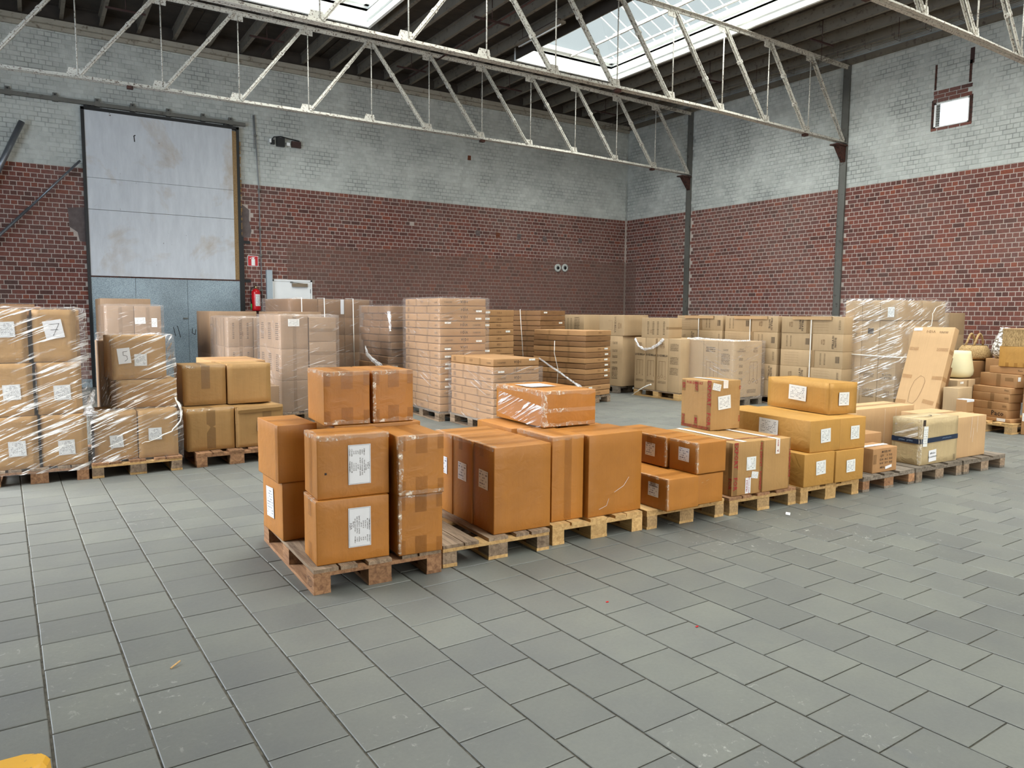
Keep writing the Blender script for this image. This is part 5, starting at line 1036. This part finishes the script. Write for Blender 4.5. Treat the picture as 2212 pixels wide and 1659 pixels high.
# ------------------------------------------------------------------ stretch film
def film(label, A, yawd, w, d, z0, z1, mat='film', amp=.012, top=True, group='stretch film', taper=0.0, seed=0, drape=0.0):
    a = math.radians(yawd); c = Vector((A[0]+math.cos(a)*w/2-math.sin(a)*d/2, A[1]+math.sin(a)*w/2+math.cos(a)*d/2))
    e = .012; W2, D2 = w/2+e, d/2+e; n = 16; nz = 26; vs = []; fs = []; per = []
    for k_ in range(n): per.append((-W2+2*W2*k_/n, -D2, 0, -1))
    for k_ in range(n): per.append((W2, -D2+2*D2*k_/n, 1, 0))
    for k_ in range(n): per.append((W2-2*W2*k_/n, D2, 0, 1))
    for k_ in range(n): per.append((-W2, D2-2*D2*k_/n, -1, 0))
    P = len(per)
    for i in range(nz+1):
        f = i/nz; z = z0+(z1-z0)*f
        for (x, y_, nx, ny) in per:
            q = noise.noise(Vector((x*5+seed, y_*5, z*3.0)))*.5+.5; q2 = abs(noise.noise(Vector((x*3, y_*3+seed, z*22))))
            r_ = amp*(.6*q+.6*q2); edge = drape*math.sin(PI*f)*(.5+.5*noise.noise(Vector((x*2, y_*2, seed))))
            vs.append((x*(1-taper*f)+nx*(r_+edge), y_*(1-taper*f)+ny*(r_+edge), z))
    for i in range(nz):
        for k_ in range(P): fs.append((i*P+k_, i*P+(k_+1) % P, (i+1)*P+(k_+1) % P, (i+1)*P+k_))
    if top:
        b = len(vs)
        for (x, y_, nx, ny) in per: vs.append((x*.8*(1-taper), y_*.8*(1-taper), z1+.008+rnd.uniform(0, .012)))
        for k_ in range(P): fs.append((nz*P+k_, nz*P+(k_+1) % P, b+(k_+1) % P, b+k_))
    return ob('stretch_film', mesh('stretch_film', vs, fs, M[mat], True), None, (c.x, c.y, 0), (0, 0, a), label=label, category='plastic film', group=group)
film('clear film around the tall stack at the left edge', (-.38, 8.10), -2, .81, 1.05, .10, 1.615, amp=.018, seed=1, drape=.02)
film('clear film around the lower cartons of the stack with the note 5', (.47, 8.12), 0, .77, .58, .12, .66, amp=.02, seed=2, drape=.02, top=False)
film('clear film around the top cartons of the stack with the note 5', (.665, 8.33), 3, .56, .95, .60, 1.36, amp=.02, seed=3, drape=.015)
film('hazy film around the stack before the sliding door', (.98, 12.98), 0, .80, 1.22, .12, 1.69, 'film_hazy', .006, seed=4)
film('hazy film around the stack with printed marks', (2.60, 12.28), 0, .80, 1.22, .12, 1.52, 'film_hazy', .008, seed=5)
film('hazy film around the tall stack left of centre', (3.02, 10.87), 0, .86, 1.24, .12, 1.56, 'film_hazy', .008, seed=6)
film('hazy film around the tallest flat-carton stack', (5.04, 9.80), -2, .80, 1.36, .12, 1.83, 'film_hazy', .006, seed=7)
film('hazy film around the low flat-carton stack', (5.185, 8.52), 0, .775, 1.25, .12, .885, 'film_hazy', .006, top=False, seed=8)
film('hazy film around the dark brown strapped stack', (4.02, 13.8), 8, 1.72, 1.25, .12, 1.85, 'film_hazy', .006, seed=9)
film('clear film around the wrapped square stack of lamp cartons', (10.40, 8.97), 0, .80, 1.12, .12, 1.155, 'film_hazy', .006, seed=10, top=False)
film('clear film around the tall wrapped block', (11.57, 6.68), 0, 1.42, .99, .30, 1.88, 'film', .010, seed=12)
film('clear film around the leaning stack left of the tallest one', (5.03, 11.6), 0, .82, 1.32, .5, 1.73, 'film_hazy', .01, top=False, seed=13)
def crumple(label, c, pts, mat='film_bunch', name='film_tail', cat='plastic film', rs=None):
    """bunched film rope through the given points with an irregular radius"""
    m = MB(); P_ = []; R_ = []
    for i in range(len(pts)-1):
        for k_ in range(4):
            p = Vector(pts[i]).lerp(Vector(pts[i+1]), k_/4); P_.append(p+Vector((rnd.uniform(-1, 1), rnd.uniform(-1, 1), rnd.uniform(-1, 1)))*.005); f = (i+k_/4)/(len(pts)-1); R_.append((rs[0]+(rs[1]-rs[0])*f)*rnd.uniform(.55, 1.3))
    P_.append(Vector(pts[-1])); R_.append(rs[1]); m.tube(P_, R_, 7); return ob(name, mesh(name, m.v, m.f, M[mat]), None, c, None, label=label, category=cat)
crumple('crumpled peak of clear film sticking up beside the stack with the note 5', (0, 0, 0), [(.44, 8.16, .60), (.45, 8.17, .70), (.50, 8.2, .84)], rs=(.075, .008))
crumple('film edge curling off the right side of the stack with the note 5', (0, 0, 0), [(1.20, 8.10, .74), (1.245, 8.08, .62), (1.235, 8.06, .50), (1.15, 8.07, .40), (1.0, 8.08, .34), (.88, 8.09, .30)], 'strap', rs=(.012, .003))
crumple('bunched film rope hanging over the upright pendant-lamp cartons', (0, 0, 0), [(10.13, 11.24, 1.13), (10.11, 11.12, .99), (10.10, 10.95, .93), (10.10, 10.75, .96), (10.11, 10.55, 1.05), (10.12, 10.45, 1.14)], rs=(.02, .03))
crumple('white film bunched down the corner of the wrapped square stack', (0, 0, 0), [(10.385, 10.10, 1.16), (10.38, 10.09, .9), (10.37, 10.06, .6), (10.38, 10.07, .2)], rs=(.03, .018))
crumple('film bunch along the top edge of the wrapped square stack', (0, 0, 0), [(10.40, 10.08, 1.165), (10.40, 9.7, 1.17), (10.42, 9.3, 1.165), (10.41, 8.98, 1.16), (10.8, 8.97, 1.16)], rs=(.025, .012))
crumple('cord end sticking out by the pale skid of the lamp carton pallet', (0, 0, 0), [(10.0, 11.15, .02), (9.95, 10.9, .14), (9.94, 10.65, .25), (9.93, 10.55, .28)], 'strap', 'cord', 'cord', rs=(.007, .016))
crumple('loose film band hanging diagonally across the partly unwrapped stack', (0, 0, 0), [(7.84, 11.3, .80), (8.0, 10.85, .55), (8.13, 10.45, .33), (8.3, 10.38, .16)], rs=(.02, .03))
crumple('film flap hanging between the brown stacks left of centre', (0, 0, 0), [(5.0, 11.55, 1.62), (4.99, 11.5, 1.45), (5.0, 11.5, 1.3)], rs=(.03, .02))
crumple('torn film hanging at the foot of the leaning brown stack', (0, 0, 0), [(4.72, 11.9, 1.05), (4.74, 11.85, .9), (4.90, 11.75, .72), (5.03, 11.70, .60)], rs=(.01, .06))
crumple('pale cord tied around the top of the tall wrapped block', (0, 0, 0), [(12.25, 6.66, 1.42), (12.42, 6.65, 1.46), (12.44, 6.65, 1.66), (12.55, 6.66, 1.76), (12.9, 6.66, 1.84)], 'strap', 'cord', 'cord', rs=(.008, .004))
def hstrap(label, pts, mat='strap', r=.006): m = MB(); m.tube(pts, r, 5); return ob('strap', mesh('strap', m.v, m.f, M[mat], True), None, label=label, category='strap')
hstrap('white strap around the middle of the tall wrapped block', [(13.02, 6.675, .97), (11.56, 6.675, .96), (11.56, 7.70, .975)], r=.010)
for x, z1, lb in ((4.25, 1.86, 'left'), (4.70, 1.86, 'middle'), (5.30, 1.86, 'right')):
    y_ = 13.80+(x-4.02)*math.tan(math.radians(8)); hstrap(f'{lb} pale strap down the front of the dark brown stack', [(x, y_+.4, z1+.01), (x, y_-.015, z1+.005), (x+.01, y_-.02, .2)], r=.008)
hstrap('white strap down the strapped dark stack behind the centre', [(8.28, 12.6, 1.69), (8.27, 12.59, 1.66), (8.31, 12.45, .2)], r=.007)
hstrap('loose pale strap end standing before the partly unwrapped stack', [(7.98, 11.0, 1.12), (7.96, 10.98, .9), (7.99, 10.9, .6), (7.97, 10.92, .15)], r=.006)
hstrap('white strap down the kraft stack behind the leaning carton', [(13.35, 7.9, 1.69), (13.35, 7.335, 1.69), (13.35, 7.335, .2)], r=.008)
# ------------------------------------------------------------------ big sliding door, track, white door, wall fittings
YD = YB-.10
door = MB().box(1.06, YD-.02, .0, 1.12, YD+.05, 5.70).box(4.09, YD-.02, .0, 4.15, YD+.05, 5.70).box(1.06, YD-.02, 5.66, 4.15, YD+.05, 5.72).build('door_1', M['black'], kind='structure')
MB().box(1.12, YD, 2.32, 4.0, YD+.04, 3.672).build('upper_sheet', M['doorsheet'], door); MB().box(1.12, YD-.002, 3.68, 4.0, YD+.04, 4.314).build('upper_sheet', M['doorsheet'], door); MB().box(1.12, YD-.004, 4.32, 4.0, YD+.04, 5.66).build('upper_sheet', M['doorsheet'], door)
MB().box(4.0, YD-.004, 2.32, 4.09, YD+.03, 5.62).build('timber_edge', M['oldwood'], door)
MB().box(1.10, YD-.012, 2.29, 4.10, YD+.02, 2.32).build('rusty_rail', M['rust'], door)
for x0, x1 in ((1.12, 1.94), (1.946, 2.97), (2.976, 4.09)): MB().box(x0, YD-.003, .02, x1, YD+.02, 2.29).build('lower_sheet', M['galv'], door)
MB().box(4.15, YD+.0, .0, 4.20, YD+.08, 3.3).build('guide_post', M['black'], door)
MB().box(2.86, YD-.03, 1.43, 2.96, YD, 1.455).build('door_handle', M['steel_grey'], door)
strokes(door, (0, 0, 0), 'F', [(2.02, 5.25-.0, 2.03, 5.13), (2.05, 5.27, 2.01, 5.24)], .02, 'black_pen', 'paint_mark').location = (0, YD-.004, 0)
strokes(door, (0, 0, 0), 'F', [(2.74, 1.28, 2.80, 1.02), (2.66, 1.25, 2.70, 1.05), (3.05, 1.22, 3.04, 1.12), (3.04, 1.12, 3.10, 1.08), (3.10, 1.08, 3.12, 1.2)], .014, 'black_pen', 'paint_mark').location = (0, YD-.004, 0)
ff = MB()
for i in range(20): z_ = 3.35+i*.105+rnd.uniform(-.02, .02); ff.box(4.15+rnd.uniform(0, .006), YB-.04, z_, 4.18+rnd.uniform(0, .02), YB-.005, z_+rnd.uniform(.05, .095))
ff.build('foam_filling', M['foam'], door)
t = thing('door_track', 'grey steel sliding rail with bolted brackets above the big door', 'rail', (0, YB-.06, 5.80)); MB().box(-3.1, -.05, -.04, 4.30, .02, .035).build('rail', M['steel_grey'], t)
for x in (-.95, -.16, .63, 1.37, 2.02, 2.71, 3.41, 3.99): MB().box(x-.05, -.06, -.05, x+.05, .05, .05).box(x-.04, .0, .05, x+.04, .055, .12).build('bracket', M['steel_grey'], t); MB().tube([(x, -.01, .085), (x, .02, .085)], .016, 8).build('bolt', M['black'], t)
for x in (1.22, 3.93): MB().tube([(x-.06, -.05, -.07), (x-.06, .02, -.07)], .035, 12).tube([(x+.06, -.05, -.07), (x+.06, .02, -.07)], .035, 12).box(x-.1, -.03, -.13, x+.1, 0, -.05).build('roller', M['black'], t)
MB().box(-.6, YB-.14, 0.0, 1.06, YB-.01, .16).box(-.6, YB-.16, .14, 1.06, YB-.01, .17).build('baseboard_left', M['galv'], kind='structure')
d2 = MB().box(4.84, YB-.03, 0, 4.88, YB+.02, 2.36).box(5.75, YB-.03, 0, 5.79, YB+.02, 2.36).box(4.84, YB-.03, 2.32, 5.79, YB+.02, 2.36).build('door_2', M['white_door'], kind='structure')
MB().box(4.885, YB-.02, .01, 5.745, YB+.01, 2.315).build('door_leaf', M['white_door'], d2); MB().box(5.30, YB-.075, 2.20, 5.67, YB-.02, 2.28).build('door_closer', M['closer'], d2); MB().beam((5.32, YB-.05, 2.30), (5.62, YB-.06, 2.27), .03, .012).box(5.26, YB-.04, 2.29, 5.32, YB-.03, 2.32).build('closer_arm', M['steel_grey'], d2); MB().box(5.742, YB-.035, 2.05, 5.752, YB-.02, 2.15).build('hinge', M['steel_grey'], d2)
MB().box(4.70, YB-.10, 0, 4.83, YB-.005, 2.57).build('trim_4', M['grey_post'], kind='structure')
# slanted pipes at the left
t = thing('slanted_pipe', 'thick grey pipe rising steeply at the left edge, end cut at the top', 'pipe', (0, YB-.25, 0)); MB().tube([(.05, 0, 5.24), (-.62, 0, 3.71)], .055, 16).build('pipe_run', M['pipe'], t, True)
t = thing('slanted_pipe', 'thin grey pipe slanting up to the left edge of the sliding door', 'pipe', (0, YB-.22, 0)); MB().tube([(1.01, 0, 4.61), (.05, 0, 3.54)], .022, 10).build('thin_section', M['pipe'], t, True); MB().tube([(.1, 0, 3.60), (-1.2, 0, 2.15)], .030, 10).build('thick_section', M['pipe'], t, True)
t = thing('conduit', 'thin grey electrical conduit down the wall right of the big door', 'pipe', (0, YB-.04, 0)); MB().tube([(4.51, 0, 6.05), (4.58, 0, 4.5), (4.60, 0, 1.0)], .012, 8).build('pipe_run', M['conduit'], t, True); MB().tube([(4.485, .005, 6.05), (4.50, .005, 5.3)], .008, 6).build('second_cable', M['conduit'], t, True)
for z in (5.6, 4.4, 3.5, 2.9, 2.1): MB().box(4.56 if z < 5 else 4.50, -.015, z-.02, 4.62 if z < 5 else 4.56, .032, z+.02).build('pipe_clip', M['steel_grey'], t)
t = thing('wall_junction', 'black electrical gear with cables mounted high on the painted wall', 'electrical box', (5.2, YB-.01, 5.5)); MB().box(-.20, -.10, -.08, -.02, 0, .12).build('gear_box', M['black'], t); MB().box(.15, -.06, -.06, .37, 0, .08).build('mounting_frame', M['bar'], t); MB().box(-.37, -.10, -.02, -.33, -.02, .06).build('sensor_face', M['white'], t); MB().box(-.33, -.09, -.05, -.25, -.01, .05).build('sensor_body', M['black'], t); MB().box(.03, -.06, -.04, .11, -.01, .03).build('socket', M['white'], t)
MB().tube([(-.30, -.04, .06), (-.26, -.05, .12), (-.1, -.05, .15), (.1, -.05, .12), (.34, -.04, .10)], .012, 8).build('cable', M['black'], t, True)
t = thing('safety_sign', 'red square sign with a white fire extinguisher symbol', 'sign', (4.415, YB-.012, 2.765)); MB().box(-.12, -.004, -.12, .12, .004, .12).build('white_plate', M['white'], t); MB().box(-.11, -.006, -.11, .11, -.003, .11).build('red_panel', M['red'], t)
MB().box(-.035, -.008, -.10, .045, -.005, .045).build('cylinder_symbol', M['white'], t); MB().box(-.02, -.008, .05, .03, -.005, .075).quadbox((-.07, -.008, .045), (.07, 0, .035), (0, .002, 0), (0, 0, .012)).box(.0, -.008, .075, .04, -.005, .085).build('valve_symbol', M['white'], t)
t = thing('fire_extinguisher', 'red fire extinguisher with white label hung on the brick wall', 'extinguisher', (4.44, YB-.12, 1.62)); MB().lathe([(.08, 0), (.098, .02), (.10, .05), (.10, .42), (.09, .455), (.055, .49), (.03, .50)], 24).build('cylinder', M['red'], t, True)
MB().lathe([(.025, 0), (.025, .05), (.018, .07)], 12).build('valve', M['chrome'], t, True, (0, 0, .50)); MB().beam((0, 0, .56), (.10, -.03, .62), .02, .012).beam((0, 0, .55), (-.05, -.01, .56), .02, .012).build('lever', M['black'], t)
MB().tube([(-.03, -.02, .55), (-.10, -.03, .53), (-.135, -.03, .42), (-.13, -.03, .28), (-.115, -.03, .16)], .012, 8).build('hose', M['black'], t, True); MB().tube([(-.115, -.03, .16), (-.115, -.03, .03)], .014, 8).build('nozzle', M['green'], t, True)
vs = []; 
for i in range(7):
    a_ = math.radians(-125+12*i+15); vs += [(math.cos(a_)*.1015, math.sin(a_)*.1015, .11), (math.cos(a_)*.1015, math.sin(a_)*.1015, .38)]
ob('instruction_label', mesh('instruction_label', vs, [(2*i, 2*i+2, 2*i+3, 2*i+1) for i in range(6)], M['label2'], uv=[c for i in range(6) for c in ((i/6, 0), ((i+1)/6, 0), ((i+1)/6, 1), (i/6, 1))]), t)
# ------------------------------------------------------------------ small things on the floor
t = thing('fork_tip', 'scratched yellow steel fork tip on the floor at the bottom left corner', 'fork', (-.215, 2.905, 0.001), math.radians(5))
pr = [(-.32, -.12), (.06, -.12), (.15, -.10), (.20, -.05), (.215, 0), (.20, .04), (.15, .075), (.05, .085), (-.32, .085)]
vs = [(x, y_, .0) for x, y_ in pr]+[(x*.985, y_*.92, .055) for x, y_ in pr]+[(x*.93, y_*.72, .072) for x, y_ in pr]; n_ = len(pr)
ob('fork_body', mesh('fork_body', vs, [tuple(range(n_))[::-1]]+[(i, (i+1) % n_, n_+(i+1) % n_, n_+i) for i in range(n_)]+[(n_+i, n_+(i+1) % n_, 2*n_+(i+1) % n_, 2*n_+i) for i in range(n_)]+[tuple(2*n_+i for i in range(n_))], M['yellow']), t)
MB().box(-.2, -.07, .0725, .03, .02, .076).build('recess_plate', M['steel_grey'], t)
t = thing('paper_scrap', 'white paper scrap on the floor before the red-taped cartons', 'paper', (5.11, 3.80, .001), .6); MB().quadbox((-.035, -.02, 0), (.07, 0, .004), (0, .035, .003), (0, 0, .001)).build('scrap', M['paper'], t)
t = thing('wood_splinter', 'small pale wood splinter on the floor tiles at lower left', 'splinter', (.49, 3.56, .001), .7); MB().quadbox((-.03, -.003, 0), (.06, 0, .008), (0, .006, 0), (0, 0, .005)).build('splinter', M['wood_new'], t)
for i, (x, y_, lb) in enumerate(((2.83, 2.62, 'tiny red fragment on the tiles at lower centre'), (2.65, 3.12, 'tiny red fragment on the tiles nearer the pallets'))):
    t = thing('red_fragment', lb, 'debris', (x, y_, .001)); MB().quadbox((-.008, -.004, 0), (.016, 0, .001), (0, .009, 0), (0, 0, .002)).build('fragment', M['red'], t)
